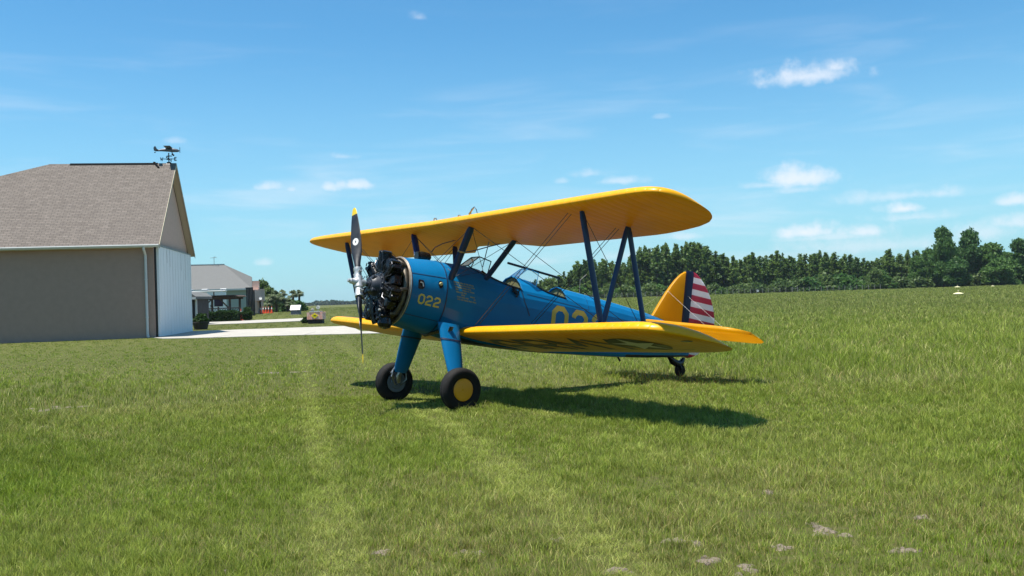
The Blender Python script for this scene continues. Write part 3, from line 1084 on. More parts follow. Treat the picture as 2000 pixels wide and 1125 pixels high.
# ---- wings
AF = [(0, 0, 0), (.004, .016, -.009), (.014, .034, -.017), (.035, .053, -.023), (.07, .070, -.027), (.13, .086, -.030), (.22, .096, -.031), (.34, .097, -.030), (.46, .089, -.027),
      (.58, .075, -.022), (.70, .057, -.017), (.82, .036, -.011), (.92, .017, -.006), (1.0, .002, -.002)]
CH = 1.524


def wing_point(p, y, c, surf):
    """p: dict(x, z, dih, inc); c chord fraction measured on the full chord; surf -1 lower, +1 upper, 0 middle"""
    zz = 0
    if surf:
        zz = np.interp(c, [a[0] for a in AF], [a[1] if surf > 0 else a[2] for a in AF]) * CH
    return (p['x'] + c * CH, y, p['z'] + abs(y) * p['dih'] - c * CH * math.tan(p['inc']) + zz)


UP = dict(x=1.05, z=1.10, dih=.0092, inc=.064, span=5.06, root=0)
LO = dict(x=1.592, z=-.511, dih=.0343, inc=.059, span=4.85, root=.40)
TIP = 1.60


def planform(p, y):
    a = abs(y)
    le, te = 0.0, 1.0
    if p is UP and a < 1.0:
        te = .80 + .20 * max(0.0, (a - .45) / .55)
    yt = p['span'] - TIP
    if a > yt:
        s = min(1.0, (a - yt) / TIP)
        d = (1 - s) * TIP                    # distance in from the very tip
        if p is UP:
            le = float(np.interp(d, [0, .008, .025, .06, .11, .18, .28, .40, .54, .70], [.33, .26, .195, .128, .078, .042, .018, .007, .002, 0]))
            te = float(np.interp(d, [0, .008, .02, .05, .10, .18, .27, .42, .67, 1.02, 1.35, 1.6], [.34, .40, .455, .53, .61, .69, .755, .83, .90, .955, .988, 1.0]))
        else:
            le = float(np.interp(d, [0, .006, .02, .05, .10, .18, .28, .40, .55, .70], [.60, .52, .43, .325, .225, .13, .065, .025, .006, 0]))
            te = float(np.interp(d, [0, .006, .02, .05, .10, .18, .30, .48, .75, 1.1], [.61, .665, .72, .775, .825, .875, .92, .955, .985, 1.0]))
    return le, te


def wing_mesh(p, y0, y1):
    mb = MB()
    yt = p['span'] - TIP
    ys = []
    def seg(a, b, k):
        ys.extend(list(np.linspace(a, b, k, endpoint=False)))
    tipf = [1 - (1 - t) ** 2.3 for t in np.linspace(0, 1, 30)]
    if p is UP:
        pos_ = list(np.linspace(0, .42, 3, endpoint=False)) + list(np.linspace(.42, 1.0, 7, endpoint=False)) + list(np.linspace(1.0, yt, 12, endpoint=False)) + [yt + TIP * f * .9995 for f in tipf]
        ys = [-v for v in reversed(pos_[1:])] + pos_
    else:
        s = 1 if y1 > 0 else -1
        ys = list(np.linspace(p['root'], yt, 12, endpoint=False)) + [yt + TIP * f * .9995 for f in tipf]
        ys = [s * v for v in ys]
    rings = []
    for y in ys:
        le, te = planform(p, y)
        full = max(.012, te - le)
        tipped = abs(y) > yt
        ring = []
        for surf in (1, -1):
            pts = AF if surf > 0 else AF[::-1]
            for (c, zu_, zl_) in (pts if surf > 0 else pts[1:-1]):
                cc = le + c * full
                if tipped:
                    zz = (zu_ if surf > 0 else zl_) * full * CH
                elif te < 1:
                    zz = (np.interp(cc, [a[0] for a in AF], [a[1] if surf > 0 else a[2] for a in AF])) * CH * (1 - .92 * smooth01(te - .12, te, cc))
                else:
                    zz = (zu_ if surf > 0 else zl_) * CH
                base = p['z'] + abs(y) * p['dih'] - cc * CH * math.tan(p['inc'])
                ring.append(B(p['x'] + cc * CH, y, base + zz))
        rings.append(ring)
    return mb.loft(rings, 0, True, True)


uw = wing_mesh(UP, -1, 1).build('upper_wing', M['wing'], plane, smooth=40)
lwp = wing_mesh(LO, 0, 1).build('lower_wing', M['wing'], plane, smooth=40)
lws = wing_mesh(LO, 0, -1).build('lower_wing', M['wing'], plane, smooth=40)
lb = bvh_of(lwp)


def under(x, y, off=.004):
    p = B(x, y, -2.0)
    h, nrm, _, _ = lb.ray_cast(p, Vector((0, 0, 1)))
    if h is None:
        return B(x, y, -.5)
    return h + Vector((0, 0, -off))


# lettering under the port wing, letter tops towards the leading edge
text_mesh('ARMY', .78, .13, lambda u, v: under(1.592 + .40 + (.78 - v), .62 + u), gap=.22, step=.08, cols=3).build('wing_lettering', M['letterdark'], lwp, smooth=40)
# roundel: blue disc, white star
cxr, cyr, R_ = 2.36, 3.62, .43


def disc(cx, cy, pts, off):
    mb = MB()
    n = len(pts)
    vs = [under(cx, cy, off)]
    for k in (.35, .7, 1.0):
        vs += [under(cx + a * k, cy + b * k, off) for a, b in pts]
    fs = [(0, 1 + i, 1 + (i + 1) % n) for i in range(n)]
    for k in range(2):
        fs += [(1 + k * n + i, 1 + k * n + n + i, 1 + k * n + n + (i + 1) % n, 1 + k * n + (i + 1) % n) for i in range(n)]
    return mb.add(vs, fs)


rd = disc(cxr, cyr, [(math.cos(t) * R_, math.sin(t) * R_) for t in np.linspace(0, 2 * math.pi, 40, endpoint=False)], .004).build('wing_roundel', M['letterdark'], lwp, smooth=40)
star = []
for i in range(10):
    t = math.pi + i * math.pi / 5
    r = R_ * (.98 if i % 2 == 0 else .38)
    star.append((math.cos(t) * r, math.sin(t) * r))
star2 = []
for i in range(10):
    a, b = star[i], star[(i + 1) % 10]
    star2 += [(a[0] + (b[0] - a[0]) * k / 4, a[1] + (b[1] - a[1]) * k / 4) for k in range(4)]
disc(cxr, cyr, star2, .008).build('star', M['white'], rd, smooth=40)
disc(2.18, 4.62, [(math.cos(t) * .05, math.sin(t) * .09) for t in np.linspace(0, 2 * math.pi, 16, endpoint=False)], .004).build('wingtip_grip', M['dark'], lwp, smooth=0)
# aileron gaps on both lower wings (top and bottom)
for o, s in ((lwp, 1), (lws, -1)):
    mb = MB()
    bvx = bvh_of(o)
    for zdir in (-1, 1):
        rows = []
        for y in np.linspace(1.7, 4.2, 24):
            for dx in (0, .012):
                h, nn, _, _ = bvx.ray_cast(B(1.592 + CH * .77 + dx, s * y, 2.0 * zdir), Vector((0, 0, -zdir)))
                rows.append(h + Vector((0, 0, zdir * .003)))
        k = len(rows) // 2
        mb.add(rows, [(2 * i, 2 * i + 1, 2 * i + 3, 2 * i + 2) for i in range(k - 1)])
    mb.build('aileron_gap', M['letterdark'], o, smooth=0)
# little fittings on the top of the upper wing
ub = bvh_of(uw)


def over(x, y):
    h, nn, _, _ = ub.ray_cast(B(x, y, 4.0), Vector((0, 0, -1)))
    return h


for y, hgt, wd in ((-.10, .035, .10), (.62, .02, .09)):
    p = over(1.19, y)
    MB().tube([p + Vector((0, -wd / 2, -.005)), p + Vector((.01, -wd / 4, hgt)), p + Vector((.01, wd / 4, hgt)), p + Vector((0, wd / 2, -.005))], .009, 6).build('wing_handle', M['steel'], uw)
p = over(1.16, 1.08)
MB().tube([p + Vector((0, -.10, -.005)), p + Vector((.02, -.07, .07)), p + Vector((.02, .0, .10)), p + Vector((.02, .07, .05)), p + Vector((0, .08, -.01))], .007, 6).tube(
    [p + Vector((.02, -.12, .0)), p + Vector((.02, -.02, .085))], .012, 6).build('wing_handle', M['steel'], uw)

# ---- struts
fU, rU, fL, rL = .141, .674, .141, .674
YS, YC = 3.452, .876


def strut(name, a, b, w=.098, t=.036, mat='navy'):
    a, b = B(*a), B(*b)
    d = (b - a).normalized()
    pts = [a, a.lerp(b, .06), a.lerp(b, .5), a.lerp(b, .94), b]
    return MB().tube(pts, [.5 * .75, .5, .5, .5, .5 * .75], 14, ell=(w, t), up=(1, 0, 0)).build(name, M[mat], plane, smooth=50)


for s in (1, -1):
    uf = wing_point(UP, s * YS, fU, -1)
    ur = wing_point(UP, s * YS, rU, -1)
    lf = wing_point(LO, s * YS, fL, 1)
    lr = wing_point(LO, s * YS, rL, 1)
    strut('interplane_strut', uf, lf)
    strut('interplane_strut', ur, lr, .088)
    strut('interplane_strut', (ur[0] - .02, ur[1], ur[2]), (lf[0] + .04, lf[1], lf[2]), .085)
    cf = wing_point(UP, s * YC, fU, -1)
    cr = wing_point(UP, s * YC, rU, -1)
    st = strut('cabane_strut', cf, (1.30, s * .44, .27), .125, .05)
    a, b = B(*cf), B(1.30, s * .44, .27)
    c = a.lerp(b, .46)
    d = (b - a).normalized()
    MB().tube([c - d * .012, c + d * .012], .5, 14, ell=(.138, .062), up=(1, 0, 0)).build('strut_collar', M['steel'], st)
    strut('cabane_strut', cr, (1.93, s * .43, .385), .105, .042)

# ---- bracing wires
wires = []
for s in (1, -1):
    for o in (-.018, .018):
        a = wing_point(UP, s * (YS - .28), fU + .02 + o, -1)
        b = (1.75 + o * 1.5, s * .47, -.50)
        wires.append((a, b))
        a = wing_point(UP, s * (YS - .22), rU + .0 + o, -1)
        b = (2.62 + o * 1.5, s * .46, -.53)
        wires.append((a, b))
    wires.append((wing_point(UP, s * YC, fU + .02, -1), wing_point(LO, s * YS, fL + .02, 1)))
    wires.append((wing_point(UP, s * YC, rU + .02, -1), wing_point(LO, s * YS, rL - .02, 1)))
    wires.append((wing_point(UP, s * YC, fU, -1), (1.93, s * .43, .385)))
    wires.append((wing_point(UP, s * YC, rU, -1), (1.30, s * .44, .27)))
    wires.append((wing_point(UP, s * YC, fU, -1), (1.30, -s * .40, .40)))
    wires.append((wing_point(UP, s * YS, fU, -1), wing_point(LO, s * YS, rL, 1)))
for a, b in wires:
    MB().tube([B(*a), B(*b)], .0045, 5).build('bracing_wire', M['wire'], plane)
# tail wires
for s in (1, -1):
    for x in (6.15, 6.68):
        MB().tube([B(x + .1, s * .02, .98), B(x, s * 1.25, .27)], .0014, 5).build('bracing_wire', M['trim'], plane)
# fuel lines under the centre section
MB().tube([B(2.20, .30, 1.02), B(2.12, .10, .97), B(2.02, -.12, .90), B(1.95, -.40, .86), B(1.90, -.45, .78)], .009, 6).build('fuel_line', M['wire'], plane)
MB().tube([B(1.75, -.30, 1.03), B(1.62, -.52, .95), B(1.55, -.62, .88), B(1.52, -.66, .80)], .009, 6).build('fuel_line', M['wire'], plane)
MB().tube([B(1.95, .35, 1.0), B(1.93, .30, .59)], .008, 6).build('sight_gauge', M['wire'], plane)

# ---- tail
ZS = .312


def build_tail():
    # tailplane with elevator, one rounded outline, both sides
    half = [(5.58, .0), (5.60, .22), (5.75, 1.0), (5.89, 1.66), (5.95, 1.86), (6.04, 1.99), (6.18, 2.04), (6.40, 2.06), (6.60, 2.05), (6.73, 2.0), (6.81, 1.89), (6.845, 1.66), (6.845, 1.2), (6.83, .6), (6.72, .28), (6.72, 0)]
    le = [(y, x) for x, y in half[:8]]
    te = [(y, x) for x, y in half[7:]][::-1]
    # split at the hinge into tailplane (fixed) and elevator
    hinge = 6.30
    for nm, part in (('tailplane', 0), ('elevator', 1)):
        mb = MB()
        rings = []
        ymax = 2.055
        ys = [t for t in np.linspace(-1, 1, 41)]
        for t in ys:
            y = ymax * (math.sin(t * math.pi / 2))
            a = abs(y)
            x0 = float(np.interp(a, [p[0] for p in le], [p[1] for p in le]))
            x1 = float(np.interp(a, [p[0] for p in te], [p[1] for p in te]))
            if part == 0:
                x1 = min(x1, hinge - .008)
            else:
                x0 = max(x0, hinge + .008)
            if x1 - x0 < .01:
                m_ = (x0 + x1) / 2
                x0, x1 = m_ - .005, m_ + .005
            xm = (x0 + x1) / 2
            tipk = math.sqrt(max(0.0, 1 - (a / 2.07) ** 10)) * .85 + .15
            ring = []
            for f, hh in ((0, .0), (.012, .026), (.05, .044), (.14, .054), (.45, .056), (.8, .048), (1, .040)) if part == 0 else ((0, .036), (.15, .034), (.5, .024), (.85, .010), (1, .004)):
                ring.append((x0 + (x1 - x0) * f, hh * tipk))
            zc = ZS - .042 * a
            pts = [B(x, y, zc + h) for x, h in ring] + [B(x, y, zc - h) for x, h in reversed(ring)]
            rings.append(pts)
        if part:
            hz_, dr = B(hinge, 0, 0).x, rad(12)
            for r_ in rings:
                for p_ in r_:
                    zc = p_.z
                    dx, dz = p_.x - hz_, 0.0
                    p_.x = hz_ + dx * math.cos(dr)
                    p_.z = zc + dx * math.sin(dr)
        mb.loft(rings, 0, True, True)
        mb.build(nm, M['fin'], plane, smooth=35)
    # fin
    fin = [(5.93, .44), (6.10, .74), (6.235, .96), (6.30, 1.045), (6.325, 1.09), (6.45, 1.25), (6.56, 1.36), (6.66, 1.425), (6.685, 1.43), (6.72, .30), (6.0, .30)]
    def plate(nm, outline, mat, t0, inner):
        mb = MB()
        n = len(outline)
        cx = sum(p[0] for p in outline) / n
        cz = sum(p[1] for p in outline) / n
        def sh(k):
            return [(cx + (x - cx) * k, cz + (z - cz) * k) for x, z in outline]
        rings = []
        for k, t in ((1.0, .006), (.985, t0 * .55), (.94, t0)):
            rings.append([B(x, t, z) for x, z in sh(k)])
        rings2 = [[B(x, -t, z) for x, z in sh(k)] for k, t in ((.94, t0), (.985, t0 * .55), (1.0, .006))]
        mb.loft(rings2 + rings, 0, True, True)
        return mb.build(nm, mat, plane, smooth=30)
    plate('tail_fin', fin, M['fin'], .032, 0)
    rud = [(6.69, 1.435), (6.78, 1.462), (6.87, 1.465), (6.98, 1.44), (7.08, 1.385), (7.20, 1.30), (7.32, 1.185), (7.43, 1.04), (7.53, .87), (7.60, .68), (7.625, .48), (7.585, .28), (7.44, .06),
           (7.24, -.09), (7.08, -.165), (6.97, -.19), (6.90, -.18), (6.81, -.06), (6.735, .30)]
    plate('rudder', rud, M['rudder'], .030, 0)
    # tail wheel
    tw = thing_part('tail_wheel')
    MB().lathe([(-.035, .055), (-.04, .085), (-.032, .110), (-.012, .120), (.012, .120), (.032, .110), (.04, .085), (.035, .055)], B(6.83, 0, -.440), (0, 1, 0), 24).build('tyre', M['rubber'], tw)
    MB().lathe([(-.03, .058), (-.012, .03), (.012, .03), (.03, .058)], B(6.83, 0, -.440), (0, 1, 0), 16).build('rim', M['greymetal'], tw)
    MB().tube([B(6.83, .055, -.440), B(6.76, .055, -.33), B(6.70, .0, -.26)], .016, 6).tube([B(6.83, -.055, -.440), B(6.76, -.055, -.33), B(6.70, .0, -.26)], .016, 6).tube(
        [B(6.83, -.06, -.440), B(6.83, .06, -.440)], .012, 6).build('fork', M['dark'], tw)
    MB().tube([B(6.5, 0, -.22), B(6.62, 0, -.30), B(6.74, 0, -.33), B(6.84, 0, -.30), B(6.90, 0, -.2)], [.04, .065, .07, .06, .03], 12).build('spring_housing', M['dark'], tw)


def thing_part(name):
    o = bpy.data.objects.new(name, None)
    C.objects.link(o)
    o.empty_display_size = .1
    o.parent = plane
    return o


build_tail()
# dark keel strip and step under the aft fuselage
MB().tube([B(5.2, .05, -.41), B(5.26, .05, -.47)], .02, 6).build('step_bracket', M['dark'], fus)

# ---- undercarriage
for s, zw, inner in ((1, -1.358, False), (-1, -1.378, True)):
    top, bot = (1.33, s * .50, -.40), (1.385, s * .865, -1.22)
    mb = MB()
    rings = []
    for t, wx, wy in ((0, .185, .085), (.12, .182, .088), (.30, .172, .088), (.6, .152, .080), (.88, .128, .07), (1.0, .10, .055)):
        cx, cy, cz = (top[i] + (bot[i] - top[i]) * t for i in range(3))
        rings.append([B(cx - math.cos(a) * wx * (1.0 if math.cos(a) > 0 else 1.05), cy + math.sin(a) * wy * (1 if math.cos(a) > 0 else abs(math.sin(a)) ** .3), cz) for a in np.linspace(0, 2 * math.pi, 24, endpoint=False)])
    mb.loft(rings)
    for k in range(14):
        t = .33 + .6 * k / 13
        cx, cy, cz = (top[i] + (bot[i] - top[i]) * t for i in range(3))
        w = np.interp(t, [0, .3, .6, .88, 1], [.185, .172, .152, .128, .10])
        mb.lathe([(0, .006), (.004, .004), (.005, .0005)], B(cx + w * .86, cy + s * .052, cz), (-.3, s, .3), 6, 1)
    leg = mb.build('landing_gear_leg', [M['blue'], M['alu']], plane, smooth=45)
    # clamp band and top fairing
    rings = []
    for t in (.285, .285, .315, .315):
        cx, cy, cz = (top[i] + (bot[i] - top[i]) * t for i in range(3))
        e = 1.0 if len(rings) in (0, 3) else 1.05
        rings.append([B(cx - math.cos(a) * .172 * e * (1.0 if math.cos(a) > 0 else 1.05), cy + math.sin(a) * .088 * e * (1 if math.cos(a) > 0 else abs(math.sin(a)) ** .3), cz) for a in np.linspace(0, 2 * math.pi, 24, endpoint=False)])
    MB().loft(rings, 0, False, False).build('leg_band', M['seam'], leg, smooth=30)
    if s > 0:
        MB().box((-.038, -.004, -.052), (.038, .004, .052), mat=Matrix.Translation(B(1.30, .642, -.50)) @ Matrix.Rotation(rad(-24), 4, 'X') @ Matrix.Rotation(rad(8), 4, 'Z')).build('data_plate', M['steel'], leg, smooth=0)
    # wheel
    wh = thing_part('main_wheel')
    hub = B(1.385, s * 1.018, zw)
    prof = [(-.062, .158), (-.088, .185), (-.104, .225), (-.105, .265), (-.090, .297), (-.066, .311), (-.060, .3075), (-.050, .314), (-.026, .317), (-.021, .313), (.021, .313), (.026, .317), (.050, .314),
            (.060, .3075), (.066, .311), (.090, .297), (.105, .265), (.104, .225), (.088, .185), (.062, .158)]
    MB().lathe(prof, hub, (0, 1, 0), 56).build('tyre', M['rubber'], wh, smooth=40)
    MB().lathe([(s * .064, .162), (s * .080, .165), (s * .086, .150), (s * .092, .147), (s * .098, .10), (s * .101, .001)], hub, (0, 1, 0), 40).build('hubcap', M['hubyellow'], wh, smooth=25)
    MB().lathe([(-s * .055, .166), (-s * .085, .166), (-s * .092, .155), (-s * .086, .11), (-s * .10, .10), (-s * .105, .05), (-s * .14, .045), (-s * .14, .001)], hub, (0, 1, 0), 32).build('brake_drum', M['greymetal'], wh, smooth=25)
    mb = MB()
    fk = B(1.385, s * .865, -1.20)
    mb.tube([fk + Vector((.0, 0, .06)), fk + Vector((.03, s * .0, -.08)), hub + Vector((.0, -s * .13, 0))], [.05, .05, .04], 10)
    mb.tube([fk + Vector((.10, 0, .06)), fk + Vector((.15, s * .02, -.04)), fk + Vector((.08, s * .03, -.13))], .018, 8)
    mb.tube([fk + Vector((.13, 0, .02)), fk + Vector((.16, -s * .03, -.10)), fk + Vector((.06, 0, -.22)), fk + Vector((-.02, 0, -.15))], .011, 6)
    mb.tube([fk + Vector((-.10, 0, .02)), fk + Vector((-.12, -s * .02, -.12)), hub + Vector((-.06, -s * .11, -.03))], .010, 6)
    mb.build('torque_link', M['steel'], wh)
# cross tube between the legs
MB().tube([B(1.30, -.46, -.50), B(1.25, 0, -.60), B(1.30, .46, -.50)], .03, 8).build('exhaust_stack', M['dark'], plane)

# ---- engine
eng = thing_part('engine')
XC = .385
nose = MB().lathe([(.12, .035), (.155, .038), (.156, .062), (.175, .066), (.176, .10), (.20, .128), (.24, .148), (.285, .160), (.287, .182), (.305, .182), (.306, .205), (.325, .205)], B(0, 0, 0), (-1, 0, 0), 32)
for k in range(14):
    t = 2 * math.pi * k / 14
    nose.lathe([(0, .012), (.014, .012), (.018, .006)], B(.306, math.sin(t) * .193, math.cos(t) * .193), (1, 0, 0), 6, 1)
for a_, r_ in ((.5, .125), (2.2, .13), (-.9, .125), (-2.4, .13)):
    nose.lathe([(-.02, .001), (-.02, .030), (.05, .034), (.06, .02)], B(.235, math.sin(a_) * r_, math.cos(a_) * r_), (1, 0, 0), 8)
nose.build('nose_case', [M['greycase'], M['steel']], eng, smooth=30)
MB().lathe([(.322, .225), (.34, .26), (.46, .26), (.50, .22), (.60, .20)], B(0, 0, 0), (-1, 0, 0), 28).build('crankcase', M['dark'], eng, smooth=30)


def cylinder():
    """one cylinder standing on the z axis at the crank centre"""
    mb = MB()
    prof = [(.235, .088), (.25, .088), (.252, .07)]
    h = .262
    while h < .40:
        prof += [(h, .070), (h + .001, .094), (h + .006, .094), (h + .007, .070)]
        h += .0135
    prof += [(.405, .078)]
    h = .41
    while h < .50:
        r = .112 - max(0, h - .46) * .6
        prof += [(h, .082), (h + .001, r), (h + .007, r), (h + .008, .080)]
        h += .0145
    prof += [(.505, .065), (.515, .001)]
    mb.lathe(prof, B(XC, 0, 0), (0, 0, 1), 20)
    # rocker boxes
    for s in (1, -1):
        m = Matrix.Translation(B(XC - .005, s * .050, .515)) @ Matrix.Rotation(rad(-s * 24), 4, 'X')
        mb.box((-.065, -.030, -.035), (.075, .030, .028), bev=.014, mat=m)
        mb.lathe([(0, .024), (.018, .024), (.022, .012)], B(XC - .075, s * .052, .518), (1, 0, 0), 10)
    for s in (1, -1):
        mb.tube([B(XC - .06, s * .098, .40), B(XC - .09, s * .125, .395), B(XC - .12, s * .10, .33), B(.30, s * .05, .26)], .006, 5, 1)
    mb.tube([B(XC - .105, .0, .44), B(XC - .07, 0, .445)], .011, 6, 1)
    mb.tube([B(XC - .098, -.02, .53), B(XC - .105, .03, .535)], .008, 6, 1)
    c = mb.build('cylinder', [M['dark'], M['wire']], eng, smooth=35)
    for s in (1, -1):
        MB().tube([B(.315, s * .075, .225), B(XC - .085, s * .055, .50)], .0125, 8).build('pushrod_tube', M['dark'], c)
    b = MB()
    b.tube([B(XC + .07, .07, .47), B(XC + .13, .11, .42), B(XC + .17, .10, .32), B(XC + .18, .08, .22)], .028, 8)
    b.build('intake_pipe', M['dark'], c)
    b = MB()
    b.tube([B(XC + .06, -.07, .47), B(XC + .13, -.085, .47), B(XC + .19, -.08, .44)], .032, 8)
    b.build('exhaust_stub', M['exhaust'], c)
    return c


c0 = cylinder()
axis_p = B(0, 0, 0)
for k in range(7):
    c = c0 if k == 0 else copy_tree(c0, eng)
    ang = 2 * math.pi * k / 7
    mt = Matrix.Translation(axis_p) @ Matrix.Rotation(ang, 4, 'X') @ Matrix.Translation(-axis_p)
    c.matrix_local = mt
# collector ring, lip, rear plate, oil sump
MB().torus(B(.555, 0, -.01), (-1, 0, 0), .430, .040, 48, 12).build('exhaust_collector', M['exhaust'], eng)
MB().lathe([(.60, .40), (.598, .468), (.585, .492), (.578, .508), (.588, .522), (.604, .528), (.622, .522)], B(0, 0, -.02), (-1, 0, 0), 56).build('cowl_lip', M['exhaust'], eng, smooth=50)
MB().torus(B(.603, 0, -.02), (-1, 0, 0), .520, .008, 56, 8).build('lip_ring', M['alu'], eng)
MB().lathe([(.60, .02), (.60, .46)], B(0, 0, -.02), (-1, 0, 0), 40).build('baffle_plate', M['dark'], eng, smooth=0)
MB().tube([B(.26, 0, -.22), B(.30, .02, -.44), B(.36, .04, -.56)], [.04, .045, .05], 10).lathe([(0, .06), (.03, .10), (.12, .11), (.17, .08), (.19, .02)], B(.42, .20, -.44), (0, .1, -1), 16).build('oil_sump', M['dark'], eng)
mb = MB()
for k in range(7):
    t = 2 * math.pi * (k + .5) / 7
    r1, r2 = .33, .50
    mb.tube([B(.36, math.sin(t) * .28, math.cos(t) * .28), B(.34, math.sin(t) * r1, math.cos(t) * r1), B(.40, math.sin(t + .1) * .42, math.cos(t + .1) * .42), B(.48, math.sin(t) * .45, math.cos(t) * .45)], .010, 5)
mb.torus(B(.325, 0, 0), (1, 0, 0), .238, .011, 36, 8)
mb.build('ignition_harness', M['wire'], eng)
mb = MB()
for k in range(26):
    t = rs.uniform(0, 6.28)
    r = rs.uniform(.25, .48)
    p = B(rs.uniform(.24, .42), math.sin(t) * r, math.cos(t) * r)
    MB().tube([p, p + Vector((rs.uniform(-.05, .05), rs.uniform(-.07, .07), rs.uniform(-.07, .07))), p + Vector((rs.uniform(-.09, .0), rs.uniform(-.09, .09), rs.uniform(-.09, .09)))], rs.uniform(.005, .011), 5).build('oil_line', M['wire'], eng)
for k in range(7):
    a_ = 2 * math.pi * (k + .5) / 7
    MB().box((-.075, -.085, .27), (.075, .085, .455), bev=.03, mat=Matrix.Translation(B(.41, 0, 0)) @ Matrix.Rotation(a_, 4, 'X')).build('cylinder_baffle', M['dark'], eng, smooth=40)
for k in range(7):
    t = rs.uniform(2.2, 4.6) if k < 6 else rs.uniform(0, 6.28)
    r = rs.uniform(.22, .50)
    MB().box((-.014, -.018, -.012), (.014, .018, .012), bev=.004, mat=Matrix.Translation(B(rs.uniform(.22, .30), math.sin(t) * r, math.cos(t) * r)) @ Matrix.Rotation(rs.uniform(0, 3), 4, 'X')).build('clamp', M['alu'], eng)
# intake scoop on the cowl top, starboard
MB().lathe([(0, .001), (.0, .07), (.10, .085), (.22, .07), (.26, .02)], B(.98, -.16, .60), (-1, 0, .1), 16).build('air_scoop', M['dark'], cw)

# ---- propeller
prop = thing_part('propeller')
PHI = -.443
bd = Vector((0, math.sin(PHI), math.cos(PHI)))         # up the upper blade
td = Vector((0, -math.cos(PHI), math.sin(PHI)))        # direction the upper blade travels
nd = Vector((1, 0, 0))                                 # forward
PR = 1.305
mb = MB()
H0 = B(0, 0, 0)
mb.tube([H0 + bd * t for t in (-.24, -.235, -.19, -.18, -.10, -.09, .09, .10, .18, .19, .235, .24)], [.052, .062, .062, .055, .055, .066, .066, .055, .055, .062, .062, .052], 20)
mb.lathe([(-.10, .055), (-.02, .062), (.05, .062), (.07, .05), (.10, .042), (.13, .042), (.14, .028), (.17, .026), (.175, .012)], H0, nd, 20)
for s in (1, -1):
    for e in (-.075, .075):
        mb.tube([H0 + bd * (s * .16) + td * e - nd * .03, H0 + bd * (s * .16) + td * e + nd * .03], .013, 8)
    mb.tube([H0 + bd * (s * .16) - td * .085, H0 + bd * (s * .16) + td * .085], .014, 8)
mb.build('hub', M['alu'], prop, smooth=35)


def blade(s):
    """s=+1 upper, -1 lower blade"""
    d, t = bd * s, td * s
    rr = [.21, .26, .33, .42, .52, .65, .80, .95, 1.08, 1.18, 1.25, 1.285, PR]
    ch = [.085, .088, .10, .135, .165, .183, .180, .162, .138, .112, .088, .066, .022]
    th = [.082, .078, .065, .048, .038, .030, .024, .019, .015, .012, .010, .008, .004]
    be = [58, 56, 52, 46, 41, 35, 29, 25, 22, 20, 18.5, 18, 17.5]
    rings = []
    for r, c, h, b in zip(rr, ch, th, be):
        b = rad(b)
        cv = t * math.cos(b) + nd * math.sin(b)
        hv = nd * math.cos(b) - t * math.sin(b)
        rings.append([H0 + d * r + cv * (math.cos(a) * c / 2) + hv * (math.sin(a) * h / 2) for a in np.linspace(0, 2 * math.pi, 20, endpoint=False)])
    k = 9
    o = MB().loft(rings[:k + 1], 0, True, True).build('blade', M['bladegrey'], prop, smooth=50)
    MB().loft(rings[k:], 0, True, True).build('blade_tip', M['yellowtip'], o, smooth=50)
    # maker's mark: white oval with a dark centre on the camber face
    r, b = .69, rad(33)
    cv = t * math.cos(b) + nd * math.sin(b)
    hv = nd * math.cos(b) - t * math.sin(b)
    for rw, rh, off, mat, nm in ((.050, .062, .0165, 'white', 'maker_mark'), (.009, .020, .018, 'dark', 'mark_centre')):
        q = [H0 + d * (r + math.sin(a) * rh) + cv * (math.cos(a) * rw) + hv * off for a in np.linspace(0, 2 * math.pi, 20, endpoint=False)]
        MB().prism(q, hv * -.01).build(nm, M[mat], o, smooth=0)


blade(1)
blade(-1)


